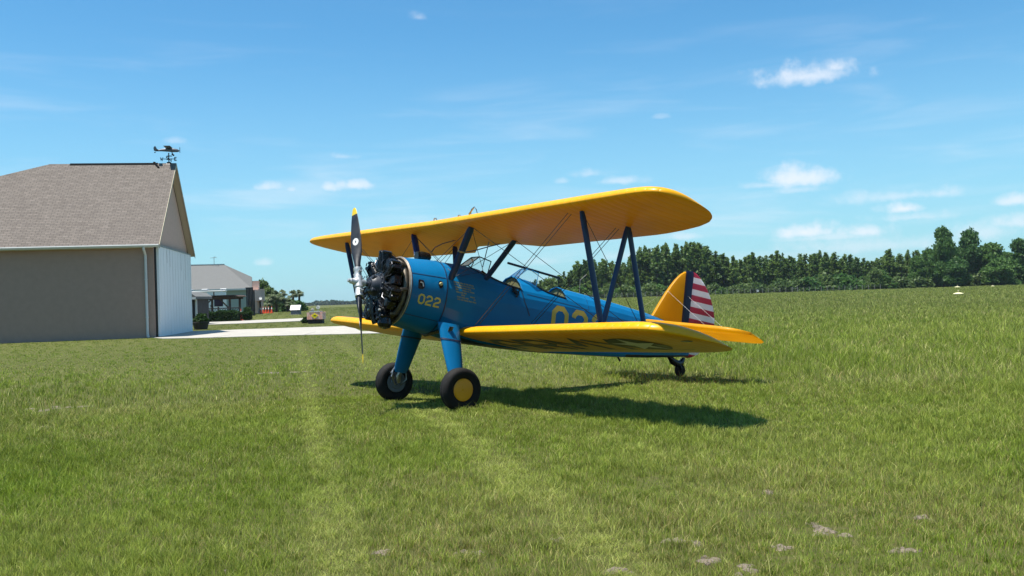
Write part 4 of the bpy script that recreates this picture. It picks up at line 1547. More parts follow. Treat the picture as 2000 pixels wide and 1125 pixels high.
# ------------------------------------------------------------------ the near hangar
# local frame: x along the long wall (to the right), y along the door front (away from the camera)
def build_hangar():
    h = thing('hangar', 'taupe stucco hangar with a brown shingle hip roof and big white door at left', 'hangar', HC, HB)
    L, Wd, EH, PH = 24.0, 11.2, 5.42, 11.05
    EV, RK = .45, .42            # overhang at the eaves and at the rake
    half = Wd / 2
    sl = (PH - .12 - EH) / (half + EV)
    # walls (long wall facing the camera, rear wall, far end), each with thickness
    mb = MB()
    mb.box((-L, 0, -.3), (0, .2, EH - .02)).box((-L, Wd - .2, -.3), (0, Wd, EH - .02)).box((-L, .2, -.3), (-L + .2, Wd - .2, EH - .02))
    mb.build('wall', M['stucco'], h, smooth=0)
    # front wall with gable
    zt = lambda y: EH + sl * (half + EV - abs(y - half)) - .22
    out = [(0, .2, -.3), (0, Wd - .2, -.3), (0, Wd - .2, zt(Wd - .2)), (0, half, zt(half)), (0, .2, zt(.2))]
    mb = MB().prism([(p[0] - .003, p[1], p[2]) for p in out], (-.2, 0, 0))
    mb.build('gable_wall', M['stucco2'], h, smooth=0)
    # roof: two long slopes, hip at the far left end
    ridge_l = -7.2
    e0, z0 = -EV, EH + .02
    def uvq(mb_):
        pass
    A_ = [(RK, e0, z0), (RK, half, PH), (ridge_l, half, PH), (-L - EV, e0, z0)]
    B_ = [(RK, Wd + EV, z0), (RK, half, PH), (ridge_l, half, PH), (-L - EV, Wd + EV, z0)]
    Hh = [(-L - EV, e0, z0), (ridge_l, half, PH), (-L - EV, Wd + EV, z0)]
    me = bpy.data.meshes.new('roof')
    t = .09
    vs, fs, uvs = [], [], []
    for poly in (A_, B_[::-1], Hh):
        o = len(vs)
        vs += [Vector(p) for p in poly]
        fs.append(tuple(range(o, o + len(poly))))
        a = Vector(poly[0])
        nrm = (Vector(poly[1]) - a).cross(Vector(poly[2]) - a).normalized()
        ud = Vector((1, 0, 0)) if poly is not Hh else Vector((0, 1, 0))
        vd = nrm.cross(ud).normalized()
        uvs += [((Vector(p) - a).dot(ud), (Vector(p) - a).dot(vd)) for p in poly]
    me.from_pydata(vs, [], fs)
    ul = me.uv_layers.new(name='UVMap')
    for lp in me.loops:
        ul.data[lp.index].uv = uvs[lp.vertex_index]
    me.materials.append(M['shingle'])
    roof = bpy.data.objects.new('roof', me)
    C.objects.link(roof)
    roof.parent = h
    # soffit under the rake and the eaves
    mb = MB()
    dz = .14
    for sgn, ye in ((1, e0), (-1, Wd + EV)):
        mb.prism([(RK - .02, ye + sgn * .02, z0 - dz), (RK - .02, half, PH - dz), (.0, half, PH - dz), (.0, ye + sgn * .02, z0 - dz)], (0, 0, .04))
        mb.box((-L, min(ye + sgn * .02, ye + sgn * EV), z0 - .20), (.0, max(ye + sgn * .02, ye + sgn * EV), z0 - .17))
    mb.build('soffit', M['soffit'], h, smooth=0)
    mb = MB()
    for sgn, ye in ((1, e0), (-1, Wd + EV)):
        mb.prism([(RK, ye, z0 - .012), (RK, half, PH - .012), (RK, half, PH - .26), (RK, ye, z0 - .26)], (.03, 0, 0))
    mb.build('rake_board', M['soffit'], h, smooth=0)
    # gutter and downspout
    mb = MB()
    prof = [(0, 0), (-.13, .0), (-.15, -.05), (-.10, -.15), (0, -.17)]
    mb.prism([(-L, e0 + a, z0 + b - .01) for a, b in prof], (L + RK, 0, 0))
    mb.build('gutter', M['trim'], h, smooth=0)
    mb = MB()
    sx = -.42
    mb.tube([(sx, e0 - .06, z0 - .17), (sx, e0 - .06, z0 - .30), (sx, -.08, z0 - .62), (sx, -.08, .28), (sx + .02, -.10, .14), (sx + .10, -.30, .04)], [.075] * 6, 4, up=(1, 0, 0))
    for z in (1.2, 3.4):
        mb.box((sx - .09, -.15, z), (sx + .09, -.001, z + .03))
    mb.build('downspout', M['trim'], h, smooth=0)
    # ridge vent
    mb = MB()
    mb.prism([(-6.0, half - .14, PH - .10), (-6.0, half, PH + .035), (-6.0, half + .14, PH - .10)], (5.3, 0, 0))
    mb.build('ridge_vent', M['matblack'], h, smooth=0)
    MB().prism([(-.65, half - .40, PH - .36), (-.52, half - .42, PH - .38), (-.85, half - .05, PH + .04), (-.98, half - .05, PH + .04)], (0, -.02, .05)).build('vent_flap', M['matblack'], h, smooth=0)
    # door: big white ribbed panel standing proud of the front
    d0, d1, dh = .22, 10.9, 5.36
    mb = MB()
    mb.box((.12, d0, .05), (.26, d1, dh))
    door = mb.build('door', M['doorwhite'], h, smooth=0)
    mb = MB()
    for y in np.arange(d0 + .45, d1, .9):
        mb.box((.262, y - .012, .06), (.270, y + .012, dh - .02))
    mb.build('door_rib', M['doorwhite'], door, smooth=0)
    mb = MB()
    mb.box((.0, d0 - .02, .0), (.118, d0 + .06, dh + .1)).box((.0, d1 - .06, .0), (.118, d1 + .02, dh + .1)).box((.0, d0 + .06, dh - .06), (.118, d1 - .06, dh + .1))
    mb.box((.12, d0, dh + .002), (.30, d1, dh + .06))
    mb.build('door_frame', M['dark'], door, smooth=0)
    mb = MB()
    for y in (2.6, 3.5, 4.3, 7.2, 8.6):
        MB().box((.262, y, dh - 2.2 + (y * 7 % 1.3)), (.266, y + .03, dh - .05)).build('streak', M['greypost'], door, smooth=0)
    # weathervane standing on the ridge
    base = HC + HX * (-.02) + HY * half + Vector((0, 0, PH))
    v = thing('weathervane', 'dark weathervane with a small aeroplane figure on the hangar ridge', 'weathervane', base, HB)
    MB().prism([(-.16, -.14, -.14), (-.16, 0, .02), (-.16, .14, -.14)], (.32, 0, 0)).box((-.12, -.05, .0), (.12, .05, .07)).build('base', M['vane'], v, smooth=0)
    MB().tube([(0, 0, .05), (0, 0, .66)], .035, 8).build('pole', M['vane'], v)
    mb = MB()
    mb.tube([(-.34, 0, .27), (.34, 0, .27)], .022, 6).tube([(0, -.34, .27), (0, .34, .27)], .022, 6)
    mb.tube([(-.12, 0, .46), (.20, 0, .46)], .03, 6)
    mb.build('arm', M['vane'], v)
    for ch, ox, oy in (('W', -.44, 0), ('E', .42, 0), ('N', 0, .42), ('S', 0, -.42)):
        st, wid = text_strips(ch, .20, .05)
        mb = MB()
        for s_ in st:
            for (l0, r_0), (l1, r1) in zip(s_[:-1], s_[1:]):
                q_ = [l0, r_0, r1, l1]
                mb.prism([(ox + p.x - wid / 2, oy - .012, .17 + p.y) for p in q_], (0, .024, 0))
        mb.build('letter', M['vane'], v, smooth=0)
    # little high wing aeroplane, nose to the right
    pts = [(-.78, 0, .80), (-.45, 0, .84), (-.05, 0, .86), (.30, 0, .83), (.56, 0, .80), (.66, 0, .78)]
    MB().tube(pts, [.035, .075, .125, .125, .095, .04], 12, ell=(1.0, .7), up=(0, 0, 1)).build('fuselage', M['vanegrey'], v)
    MB().prism([(-.20, -.62, 1.0), (.20, -.62, 1.0), (.20, .62, 1.0), (-.20, .62, 1.0)], (0, 0, .03)).tube([(.05, 0, .9), (.1, 0, 1.0)], .05, 6).build('wing', M['vanegrey'], v, smooth=0)
    MB().prism([(-.66, .012, .82), (-.90, .012, .80), (-.93, .012, 1.0), (-.86, .012, 1.10), (-.80, .012, 1.10)], (0, -.024, 0)).prism([(-.62, -.28, .84), (-.84, -.28, .84), (-.84, .28, .84), (-.62, .28, .84)], (0, 0, .02)).build('tail', M['vanegrey'], v, smooth=0)
    MB().box((.68, -.02, .66), (.71, .02, 1.02)).build('propeller', M['vane'], v, smooth=0)
    for yy in (.08, -.08):
        lg = MB().tube([(.18, yy, .75), (.26, yy * 2, .56)], .018, 5).build('leg', M['vane'], v)
        MB().lathe([(-.02, .06), (.02, .06)], (.26, yy * 2, .54), (0, 1, 0), 10).build('wheel', M['vane'], lg, smooth=40)
    lg = MB().tube([(-.84, 0, .7), (-.80, 0, .8)], .012, 5).build('leg', M['vane'], v)
    MB().lathe([(-.02, .04), (.02, .04)], (-.84, 0, .70), (0, 1, 0), 8).build('wheel', M['vane'], lg, smooth=40)


build_hangar()


# ------------------------------------------------------------------ foliage
def leaf_quads(P, size, g, aspect=1.6, flat=0.0, droop=None):
    """two-triangle leaf sprays at points P"""
    N = len(P)
    sz = size * (.6 + .8 * g.random(N))[:, None]
    n = g.normal(size=(N, 3))
    n[:, 2] = n[:, 2] * (1 - flat) + flat * 1.5
    n /= np.linalg.norm(n, axis=1, keepdims=True) + 1e-9
    a = g.normal(size=(N, 3))
    if droop is not None:
        a = droop + a * .35
    a -= n * (a * n).sum(1, keepdims=True)
    a /= np.linalg.norm(a, axis=1, keepdims=True) + 1e-9
    b = np.cross(n, a)
    v = np.empty((N, 4, 3))
    v[:, 0] = P - a * sz * .5 * aspect
    v[:, 1] = P + b * sz * .5 - n * sz * .12
    v[:, 2] = P + a * sz * .5 * aspect
    v[:, 3] = P - b * sz * .5 - n * sz * .12
    f = (np.arange(N) * 4)[:, None] + np.array([0, 1, 2, 3])
    return v.reshape(-1, 3), f


def mesh_np(name, v, f, mat):
    me = bpy.data.meshes.new(name)
    me.vertices.add(len(v))
    me.vertices.foreach_set('co', np.asarray(v, np.float32).ravel())
    n, k = f.shape
    me.loops.add(n * k)
    me.loops.foreach_set('vertex_index', f.astype(np.int32).ravel())
    me.polygons.add(n)
    me.polygons.foreach_set('loop_start', (np.arange(n) * k).astype(np.int32))
    me.polygons.foreach_set('loop_total', np.full(n, k, np.int32))
    me.materials.append(mat)
    me.update()
    return me


def blob_points(blobs, N, g, shell=.55):
    """points in a union of ellipsoids (cx, cy, cz, rx, ry, rz), thicker towards their skins"""
    B_ = np.array(blobs, float)
    vol = B_[:, 3] * B_[:, 4] * B_[:, 5]
    i = g.choice(len(B_), N, p=vol ** .75 / (vol ** .75).sum())
    d = g.normal(size=(N, 3))
    d /= np.linalg.norm(d, axis=1, keepdims=True)
    r = shell + (1 - shell) * g.random(N) ** .6
    lump = 1 + .22 * np.sin(d[:, 0] * 5 + i) * np.sin(d[:, 1] * 6 + i * 2) + .15 * np.sin(d[:, 2] * 9 + i * 3)
    return B_[i, :3] + d * (r * lump)[:, None] * B_[i, 3:6]


def obj_of(name, me, parent):
    o = bpy.data.objects.new(name, me)
    C.objects.link(o)
    o.parent = parent
    return o


def pine_meshes(seed, H, base, wid):
    g = np.random.default_rng(seed)
    pts = []
    levels = int((H * (1 - base)) / .52)
    for k in range(levels):
        t = k / max(1, levels - 1)
        z = H * (base + (1 - base) * t)
        R = wid * (1 - t) ** .74 * (.45 + .85 * g.random()) + .16
        if t < .15:
            R *= .65
        nb = g.integers(3, 6)
        for b in range(nb):
            a = g.random() * 6.283
            L = R * (.55 + .6 * g.random())
            m = int(6 + L * 9)
            s = g.random(m) ** .7
            q = np.stack([np.cos(a) * L * s, np.sin(a) * L * s, z + .28 * L * s + g.normal(size=m) * .12], -1)
            q += g.normal(size=(m, 3)) * (.13, .13, .11)
            pts.append(q)
    P = np.concatenate(pts)
    v, f = leaf_quads(P, .30, g, 2.0, .15)
    crown = mesh_np('crown', v, f, M['pine'])
    tb = MB().tube([(0, 0, -.4), (0, 0, H * .3), (g.normal() * .15, g.normal() * .15, H * .65), (0, 0, H * .97)], [.20, .16, .11, .03], 7)
    for k in range(5):
        z = H * (base + .1 * k)
        a = g.random() * 6.28
        tb.tube([(0, 0, z), (math.cos(a) * wid * .6, math.sin(a) * wid * .6, z + .4)], [.05, .02], 4)
    to = tb.build('trunk', M['bark'], None, smooth=60)
    tm = to.data
    bpy.data.objects.remove(to)
    return crown, tm


def broad_meshes(seed, H, wid, low, mat, N, leaf, trunk_r=.25):
    g = np.random.default_rng(seed)
    blobs = []
    nb = 13
    for k in range(nb):
        t = (k + .5) / nb
        z = H * (low + (1 - low) * t * .92)
        rr = wid * math.sin(math.pi * min(.97, .22 + .78 * t)) ** .6
        a = g.random() * 6.28
        off = rr * (.25 + .45 * g.random())
        s = wid * (.30 + .22 * g.random())
        blobs.append((math.cos(a) * off, math.sin(a) * off, z, s, s, s * .75))
    blobs.append((0, 0, H * .86, wid * .42, wid * .42, H * .13))
    blobs.append((0, 0, H * (low + .2), wid * .7, wid * .7, H * .2))
    P = blob_points(blobs, N, g, .45) + g.normal(size=(N, 3)) * wid * .035
    P[:, 2] = np.clip(P[:, 2], .1, None)
    v, f = leaf_quads(P, leaf, g, 1.5, .25)
    crown = mesh_np('crown', v, f, mat)
    tb = MB().tube([(0, 0, -.4), (0, 0, H * low), (g.normal() * .2, g.normal() * .2, H * .55), (0, 0, H * .8)], [trunk_r, trunk_r * .8, trunk_r * .5, .04], 8)
    for b in blobs[:6]:
        tb.tube([(0, 0, H * low * .9), (b[0] * .5, b[1] * .5, (H * low + b[2]) / 2), (b[0], b[1], b[2])], [trunk_r * .4, trunk_r * .25, .03], 5)
    to = tb.build('trunk', M['bark'], None, smooth=60)
    tm = to.data
    bpy.data.objects.remove(to)
    return crown, tm


def plant(name, label, cat, meshes, loc, rz, sc, group=None, parts=('crown', 'trunk')):
    t = thing(name, label, cat, loc, rz, group)
    t.scale = sc if hasattr(sc, '__len__') else (sc, sc, sc)
    for nm, me in zip(parts, meshes):
        obj_of(nm, me, t)
    return t


# wood beyond the field, on the right
PROFILE = [(960, 556), (1020, 552), (1060, 549), (1089, 540), (1126, 515), (1172, 508), (1213, 513), (1255, 487), (1290, 481), (1328, 477), (1356, 474), (1384, 482), (1402, 494), (1430, 503), (1475, 498), (1521, 496),
           (1567, 502), (1600, 495), (1616, 490), (1640, 502), (1655, 499), (1701, 511), (1738, 493), (1770, 491), (1802, 487), (1830, 500), (2000, 505), (2200, 500)]
PINES = [pine_meshes(20 + k, 10.0, b, w) for k, (b, w) in enumerate(((.08, 1.9), (.14, 2.1), (.06, 1.8), (.2, 2.2), (.1, 1.65), (.26, 2.0)))]
fr = random.Random(5)
TREE_LABEL = 'tall dark green pine standing in the dense wood across the field'
for row, (dep, sp) in enumerate(((287, 18.0), (292, 16.0), (298, 17.0), (306, 17.0), (315, 17.0))):
    x = 968 + row * 4
    while x < 2080:
        px_ = x + fr.uniform(-6, 6)
        top = interp(px_, [p[0] for p in PROFILE], [p[1] for p in PROFILE])
        D = dep + fr.uniform(-2.5, 2.5)
        # the edge of the wood comes a little closer on the right
        base = at(px_, 575, D)
        z = gz(base.x, D)
        tp = at(px_, top + abs(fr.gauss(0, 7)) - (4 if fr.random() < .3 else 0), D)
        H = max(3.5, tp.z - z) * (1.0 if row < 3 else .97)
        if px_ > 1790 and row < 2 and fr.random() < .6:
            x += sp * .8
            continue
        s = H / 10.0
        w_ = (s * .55 + .72) * fr.uniform(.8, 1.4)
        plant('pine_tree', TREE_LABEL, 'tree', PINES[fr.randrange(6)], (base.x, D, z), fr.uniform(0, 6.28), (w_, w_, s), 'pines in the wood across the field')
        x += sp * fr.uniform(.8, 1.25)
OAKS = [broad_meshes(60 + k, 10.0, w, lo, M['oak'], 9500, .40) for k, (w, lo) in enumerate(((4.0, .10), (4.6, .06), (3.6, .16)))]
# big broadleaf trees at the right: px, top, depth, half width px, label
BIG = [(1843, 443, 276, 30, 'tallest broadleaf tree rising above the wood at right'), (1897, 452, 280, 31, 'rounded broadleaf tree just right of the tallest one'),
       (1938, 474, 278, 36, 'lower sloping broadleaf tree between the tall tree and the photo edge'), (1992, 466, 277, 30, 'dark broadleaf tree cut by the right edge of the photo'),
       (2050, 470, 280, 34, None), (1868, 482, 283, 30, 'dark broadleaf tree filling the gap between the two tallest crowns'), (1965, 492, 282, 32, 'broadleaf tree behind the gap left of the edge tree'), (1818, 488, 284, 24, 'broadleaf tree behind the left side of the tallest one'), (1795, 500, 279, 22, 'mid height broadleaf tree left of the tallest one'), (1870, 505, 270, 34, 'bushy broadleaf tree in front of the tallest tree'),
       (1955, 505, 271, 34, 'wide bushy broadleaf tree low at far right'), (1720, 528, 276, 24, None)]
for i, (px_, top, D, hw, lab) in enumerate(BIG):
    if lab is None and px_ > 2000:
        lab = 'broadleaf tree past the right end of the wood'
    if lab is None:
        lab = 'small light green broadleaf tree in front of the dark pines'
    p = at(px_, 570, D)
    z = gz(p.x, D)
    H = at(px_, top, D).z - z
    w = hw * D / FPX / 4.2
    plant('broadleaf_tree', lab, 'tree', OAKS[i % 3], (p.x, D, z), fr.uniform(0, 6.28), (w, w, H / 10.0))
# scrub along the foot of the wood
SCRUB = [broad_meshes(80 + k, 2.4, 2.2, .02, m, 700, .36, .06) for k, m in enumerate((M['scrub'], M['oak'], M['scrub']))]
LIME = broad_meshes(90, 6.0, 3.0, .05, M['lime'], 3600, .32, .12)
for px_, top, hw in ((1712, 527, 22), (1882, 543, 15), (1075, 545, 26)):
    D = 272
    p = at(px_, 570, D)
    z = gz(p.x, D)
    H = at(px_, top, D).z - z
    lab = {1712: 'bright light green bush tree in front of the pines', 1882: 'small yellow green bush at the foot of the tall tree', 1075: 'pale green leafy tree at the left end of the pine wood'}[px_]
    plant('leafy_tree', lab, 'tree', LIME, (p.x, D, z), fr.uniform(0, 6), (hw * D / FPX / 2.8, hw * D / FPX / 2.8, H / 6.0))
x = 1075
while x < 2060:
    D = fr.uniform(274, 283)
    p = at(x, 570, D)
    s = fr.uniform(.8, 1.5) if x < 1560 else fr.uniform(.9, 2.0)
    plant('scrub_bush', 'low scrub bush along the foot of the far wood', 'bush', SCRUB[fr.randrange(3)], (p.x, D, gz(p.x, D)), fr.uniform(0, 6), (s * 1.2, s * 1.2, s), 'scrub bushes along the wood', ('crown', 'trunk'))
    x += fr.uniform(9, 17)


# far wood on the left: one hazy mass
def far_wood():
    g = np.random.default_rng(3)
    P = []
    for k in range(250):
        px_ = 380 + k * 4.6 + g.normal() * 2
        D = 1250 + g.random() * 120
        prof = interp(px_, [380, 570, 592, 604, 616, 650, 680, 700, 900, 1100, 1600], [596, 595, 592, 592, 588, 586.5, 588.5, 586, 582, 578, 565])
        b = at(px_, 590, D)
        H = (at(px_, prof + 1, D).z - gz(b.x, D)) * (.85 + .25 * g.random())
        n = 90
        d = g.normal(size=(n, 3))
        d /= np.linalg.norm(d, axis=1, keepdims=True)
        P.append(np.array([b.x, D, gz(b.x, D) + H * .52]) + d * np.array([4.5, 4.5, H * .5]) * (.8 + .3 * g.random(n))[:, None])
    P = np.concatenate(P)
    v, f = leaf_quads(P, 2.6, g, 1.3, .2)
    o = bpy.data.objects.new('distant_forest', mesh_np('distant_forest', v, f, M['farwood']))
    C.objects.link(o)
    tag(struct(o, 'stuff'), 'low far off bluish wood along the horizon at left', 'wood')


far_wood()

# ------------------------------------------------------------------ things along the wood
mp_ = on_ground(1872, 576.5)


def field_marker(loc, sc, label):
    t = thing('runway_marker', label, 'runway marker', loc, .1)
    t.scale = (sc, sc, sc)
    MB().lathe([(0, .62), (.05, .64), (.12, .58), (.19, .30), (.22, .10)], (0, 0, 0), (0, 0, 1), 20).build('cone', M['markeryellow'], t)
    MB().tube([(0, 0, .2), (0, 0, .34)], .05, 8).lathe([(0, .07), (.05, .09), (.16, .08), (.20, .03)], (0, 0, .33), (0, 0, 1), 12).build('lamp', M['soffit'], t)


mp_ = on_ground(1872, 576.5)
mp_.z += .16                     # stands on a low mound of mown grass
field_marker((mp_.x, mp_.y, gz(mp_.x, mp_.y) + .12), .85, 'pale yellow cone shaped runway marker, the nearer one in the field at right')
p = on_ground(1870, 562)
field_marker((p.x, p.y, p.z + .1), 1.0, 'pale runway marker further away, at the foot of the tall tree')
p = on_ground(1939, 560)
field_marker((p.x, p.y, p.z + .1), .6, 'small pale runway marker at the far right by the scrub')
# wire fence in front of the wood
fence = thing('wire_fence', 'thin grey post and wire fence running along the foot of the far wood', 'fence', (0, 0, 0))
pa, pb = at(1090, 580, 271), at(1720, 570, 268)
prev = None
NP = 56
pm = MB().tube([(0, 0, -.3), (0, 0, 1.5)], .075, 6).build('post', M['greypost'], fence)
for k in range(NP):
    c = pa.lerp(pb, k / (NP - 1))
    o = pm if k == 0 else pm.copy()
    if k:
        C.objects.link(o)
        o.parent = fence
    o.location = (c.x, c.y, gz(c.x, c.y))
za, zb_ = gz(pa.x, pa.y), gz(pb.x, pb.y)
mb = MB()
for h_ in (.5, .9, 1.35):
    mb.tube([(pa.x, pa.y, za + h_), (pb.x, pb.y, zb_ + h_)], .012, 4)
mb.build('wire', M['wire'], fence)
g_ = at(1553, 571, 267)
gate = thing('gate_frame', 'small pale H shaped gate frame standing before the pine wood', 'gate', (g_.x, g_.y, gz(g_.x, g_.y)))
MB().box((-.72, -.06, -.2), (-.60, .06, 1.55)).box((.60, -.06, -.2), (.72, .06, 1.7)).build('post', M['greypost'], gate, smooth=0)
MB().box((-.60, -.04, 1.1), (.60, .04, 1.22)).build('rail', M['greypost'], gate, smooth=0)
for px_, py_, lab in ((1480, 568, 'tiny white round sign before the pines, right of the tail'), (1252, 579, 'tiny white round sign before the pines, left of the tail fin')):
    c = at(px_, py_, 266)
    s_ = thing('boundary_marker', lab, 'sign', (c.x, c.y, gz(c.x, c.y)))
    MB().tube([(0, 0, -.2), (0, 0, c.z - gz(c.x, c.y))], .03, 6).build('post', M['greypost'], s_)
    MB().lathe([(0, .34), (.03, .34)], (0, -.03, c.z - gz(c.x, c.y)), (0, -1, 0), 14).build('disc', M['white'], s_, smooth=0)


# ------------------------------------------------------------------ the neighbours at left
def gp(px_, Y):
    """ground point under pixel column px_ at distance Y"""
    p = at(px_, 600, Y)
    return Vector((p.x, Y, gz(p.x, Y)))


def zat(px_, py_, Y):
    return at(px_, py_, Y).z


def build_neighbours():
    # grey roofed building
    Y = 130
    a, b = gp(330, Y), gp(485, Y)
    c = (a + b) / 2
    t = thing('house', 'pale building with a big grey roof behind the white hangar door', 'house', c, .27)
    g0 = c.z
    w = b.x - c.x
    ze, zr, zk = zat(430, 565, Y) - g0, zat(430, 514, Y) - g0, zat(487, 540, Y) - g0
    MB().box((-w + .6, 0, -.5), (w - .3, 9, ze - .05)).build('wall', M['greenwall'], t, smooth=0)
    MB().box((w - .30, -.04, -.5), (w - .12, .2, ze - .05)).build('corner_trim', M['trim'], t, smooth=0)
    xk, xr = gp(487, Y).x - c.x, gp(437, Y).x - c.x
    mb = MB()
    # big plane facing the camera, sloping back; right end falls away in a hip
    f = [(-w - 1, -.5, ze), (w + .35, -.5, ze), (xk + .25, .6, zk), (xr, 4.2, zr), (-w - 1, 4.2, zr)]
    mb.add(f, [(0, 1, 2, 3, 4)])
    bk = [(-w - 1, 9, ze), (w + .35, 9, ze), (xk + .25, 7.8, zk)]
    mb.add([f[1], f[2], f[3], f[4]] + bk + [f[0]], [(4, 5, 6, 2, 3), (0, 5, 6, 1), (1, 6, 2)])
    mb.build('roof', M['greyroof'], t, smooth=0, fix=False)
    MB().box((-w - 1, -.56, ze - .22), (w + .35, -.46, ze + .03)).build('fascia', M['trim'], t, smooth=0)
    MB().box((-w - 1, 4.1, zr - .02), (xr + .05, 4.3, zr + .10)).build('ridge_cap', M['trim'], t, smooth=0)
    ap = Vector((gp(402, Y).x, Y + 4.2, g0 + zr))
    an = thing('tv_antenna', 'thin roof antenna on the ridge of the grey roof', 'antenna', ap)
    MB().tube([(0, 0, 0), (0, 0, 1.15)], .035, 6).build('mast', M['greypost'], an)
    mb = MB().tube([(-.55, 0, 1.0), (.4, 0, 1.05)], .025, 5)
    for k in range(5):
        mb.tube([(-.5 + k * .2, -.35, 1.0 + k * .01), (-.5 + k * .2, .35, 1.0 + k * .01)], .015, 4)
    mb.tube([(.12, 0, 1.0), (.16, 0, 1.3)], .02, 4)
    mb.build('aerial_arm', M['greypost'], an)
    # dark wooden screen at its corner
    q0, q1 = gp(481.5, 122), gp(498, 122)
    ds = thing('wooden_screen', 'tall near black wooden screen at the corner of the grey roofed building', 'screen', (q0 + q1) / 2, .25)
    ww = (q1 - q0).length / 2
    hh = zat(490, 563, 122) - ds.location.z
    mb = MB()
    for k in range(6):
        x0 = -ww + 2 * ww * k / 6
        mb.box((x0 + .01, -.02 * (k % 2), -.3), (x0 + 2 * ww / 6 - .01, .12, hh - (.25 if k == 5 else 0)))
    mb.build('panel', M['blackwood'], ds, smooth=0)
    MB().box((-ww - .05, -.06, hh), (ww * .66, .18, hh + .12)).build('cap', M['blackwood'], ds, smooth=0)
    # pinkish stucco building behind
    Y = 142
    q0, q1, q2 = gp(484, Y), gp(506, Y), gp(516, Y)
    pb_ = thing('stucco_building', 'pinkish tan stucco building in two steps beside the palms', 'building', gp(497, Y), .25)
    o = pb_.location
    z1, z2 = zat(495, 550, Y) - o.z, zat(510, 566, Y) - o.z
    MB().box((q0.x - o.x, .5, -.5), (q1.x - o.x, 8, z1)).build('upper_wall', M['pinkstucco'], pb_, smooth=0)
    zo = zat(510, 588, Y) - o.z
    MB().box((q0.x - o.x, -.6, zo), (q2.x - o.x, 7.6, z2)).build('porch_wall', M['pinkstucco'], pb_, smooth=0)
    MB().box((q2.x - o.x - .5, -.55, -.5), (q2.x - o.x - .12, -.2, zo - .002)).box((q1.x - o.x - .6, -.5, -.5), (q1.x - o.x - .25, -.2, zo - .002)).build('column', M['pinkstucco'], pb_, smooth=0)
    MB().box((q0.x - o.x, 1.0, -.5), (q2.x - o.x - .2, 1.2, zo - .003)).build('shaded_wall', M['brownwood'], pb_, smooth=0)
    MB().box((q0.x - o.x - .1, .42, z1), (q1.x - o.x + .08, 8.1, z1 + .12)).box((q1.x - o.x + .09, -.68, z2), (q2.x - o.x + .08, 7.7, z2 + .12)).build('coping', M['pinkstucco'], pb_, smooth=0)
    # satellite dish on the porch
    c = at(509, 583, 140.9)
    sdh = thing('satellite_dish', 'small white satellite dish on the pinkish porch wall', 'satellite dish', c)
    MB().lathe([(0, .02), (.015, .12), (.04, .22), (.05, .23), (.03, .12), (.02, .02)], (0, -.1, 0), (.35, -1, .45), 16).build('dish', M['white'], sdh)
    MB().tube([(0, .45, -.35), (0, .1, -.3), (0, -.05, 0)], .04, 6).build('bracket', M['greymetal'], sdh)
    # small lean-to right beside the hangar
    Y = 84
    q0, q1 = gp(345, Y), gp(385, Y)
    ls = thing('garden_shed', 'low dark shed with a grey eave beside the hangar door', 'shed', (q0 + q1) / 2)
    o = ls.location
    hw = (q1.x - q0.x) / 2
    zt, zl = zat(375, 572, Y) - o.z, zat(375, 584, Y) - o.z
    MB().box((-hw, .3, -.3), (hw - .25, 4, zl - .02)).build('wall', M['blackwood'], ls, smooth=0)
    mb = MB().prism([(-hw, -.3, zl), (hw, -.3, zl), (hw + .0, -.3, zl + .22), (hw - .55, -.3, zt + .05), (-hw, -.3, zt + .2)], (0, 4.6, 0))
    mb.build('roof', M['greyroof'], ls, smooth=0)
    MB().box((-hw, -.36, zl - .05), (hw, -.302, zl + .16)).build('fascia', M['trim'], ls, smooth=0)
    MB().box((hw - .25, .2, -.3), (hw - .1, .35, zl - .02)).build('post', M['trim'], ls, smooth=0)
    # motorhome
    Y = 108
    q0, q1 = gp(352, Y), gp(439, Y)
    rv = thing('motorhome', 'white motorhome parked behind the wooden pergola', 'motorhome', (q0 + q1) / 2, .25)
    o = rv.location
    hw = (q1.x - q0.x) / 2
    ht = zat(400, 568, Y) - o.z
    MB().box((-hw, 0, .55), (hw, 2.4, ht), bev=.14).build('body', M['rvwhite'], rv, smooth=30)
    MB().box((-hw + .02, -.05, ht - .16), (hw + .05, 2.45, ht + .0), bev=.05).build('roof_edge', M['white'], rv, smooth=30)
    for px_ in (400, 435, 371):
        x = gp(px_, Y).x - o.x
        MB().box((x - .38, .6, ht + .005), (x + .38, 1.6, ht + .24), bev=.08).build('roof_vent', M['white'], rv, smooth=30)
    x0, x1 = gp(418.5, Y).x - o.x, gp(433, Y).x - o.x
    z0, z1 = zat(425, 597.5, Y) - o.z, zat(425, 585, Y) - o.z
    wf = MB().box((x0 - .06, -.035, z0 - .06), (x1 + .06, -.002, z1 + .06), bev=.012).build('window_frame', M['dark'], rv, smooth=0)
    MB().box((x0, -.045, z0), (x1, -.037, z1)).build('pane', M['darkglass'], wf, smooth=0)
    lx, lz = gp(402, Y).x - o.x, zat(405, 600.5, Y) - o.z
    st, wid = text_strips('AX', .26, .06, gap=.5)
    mb = MB()
    for s_ in st:
        for (l0, r_0), (l1, r1) in zip(s_[:-1], s_[1:]):
            mb.prism([(lx + p.x * 1.5, -.004, lz + p.y) for p in (l0, r_0, r1, l1)], (0, -.008, 0))
    mb.build('lettering', M['dark'], rv, smooth=0)
    for s in (-1, 1):
        MB().lathe([(-.12, .30), (-.12, .40), (.12, .40), (.12, .30)], (s * hw * .6, .15, .42), (0, 1, 0), 20, close=True).lathe([(-.1, .29), (-.05, .05)], (s * hw * .6, .15, .42), (0, 1, 0), 16).build('wheel', M['rubber'], rv)
    # pergola
    Y = 98
    q0, q1 = gp(388, Y), gp(466, Y)
    pg = thing('pergola', 'weathered brown wooden pergola with slatted top and braced posts', 'pergola', (q0 + q1) / 2)
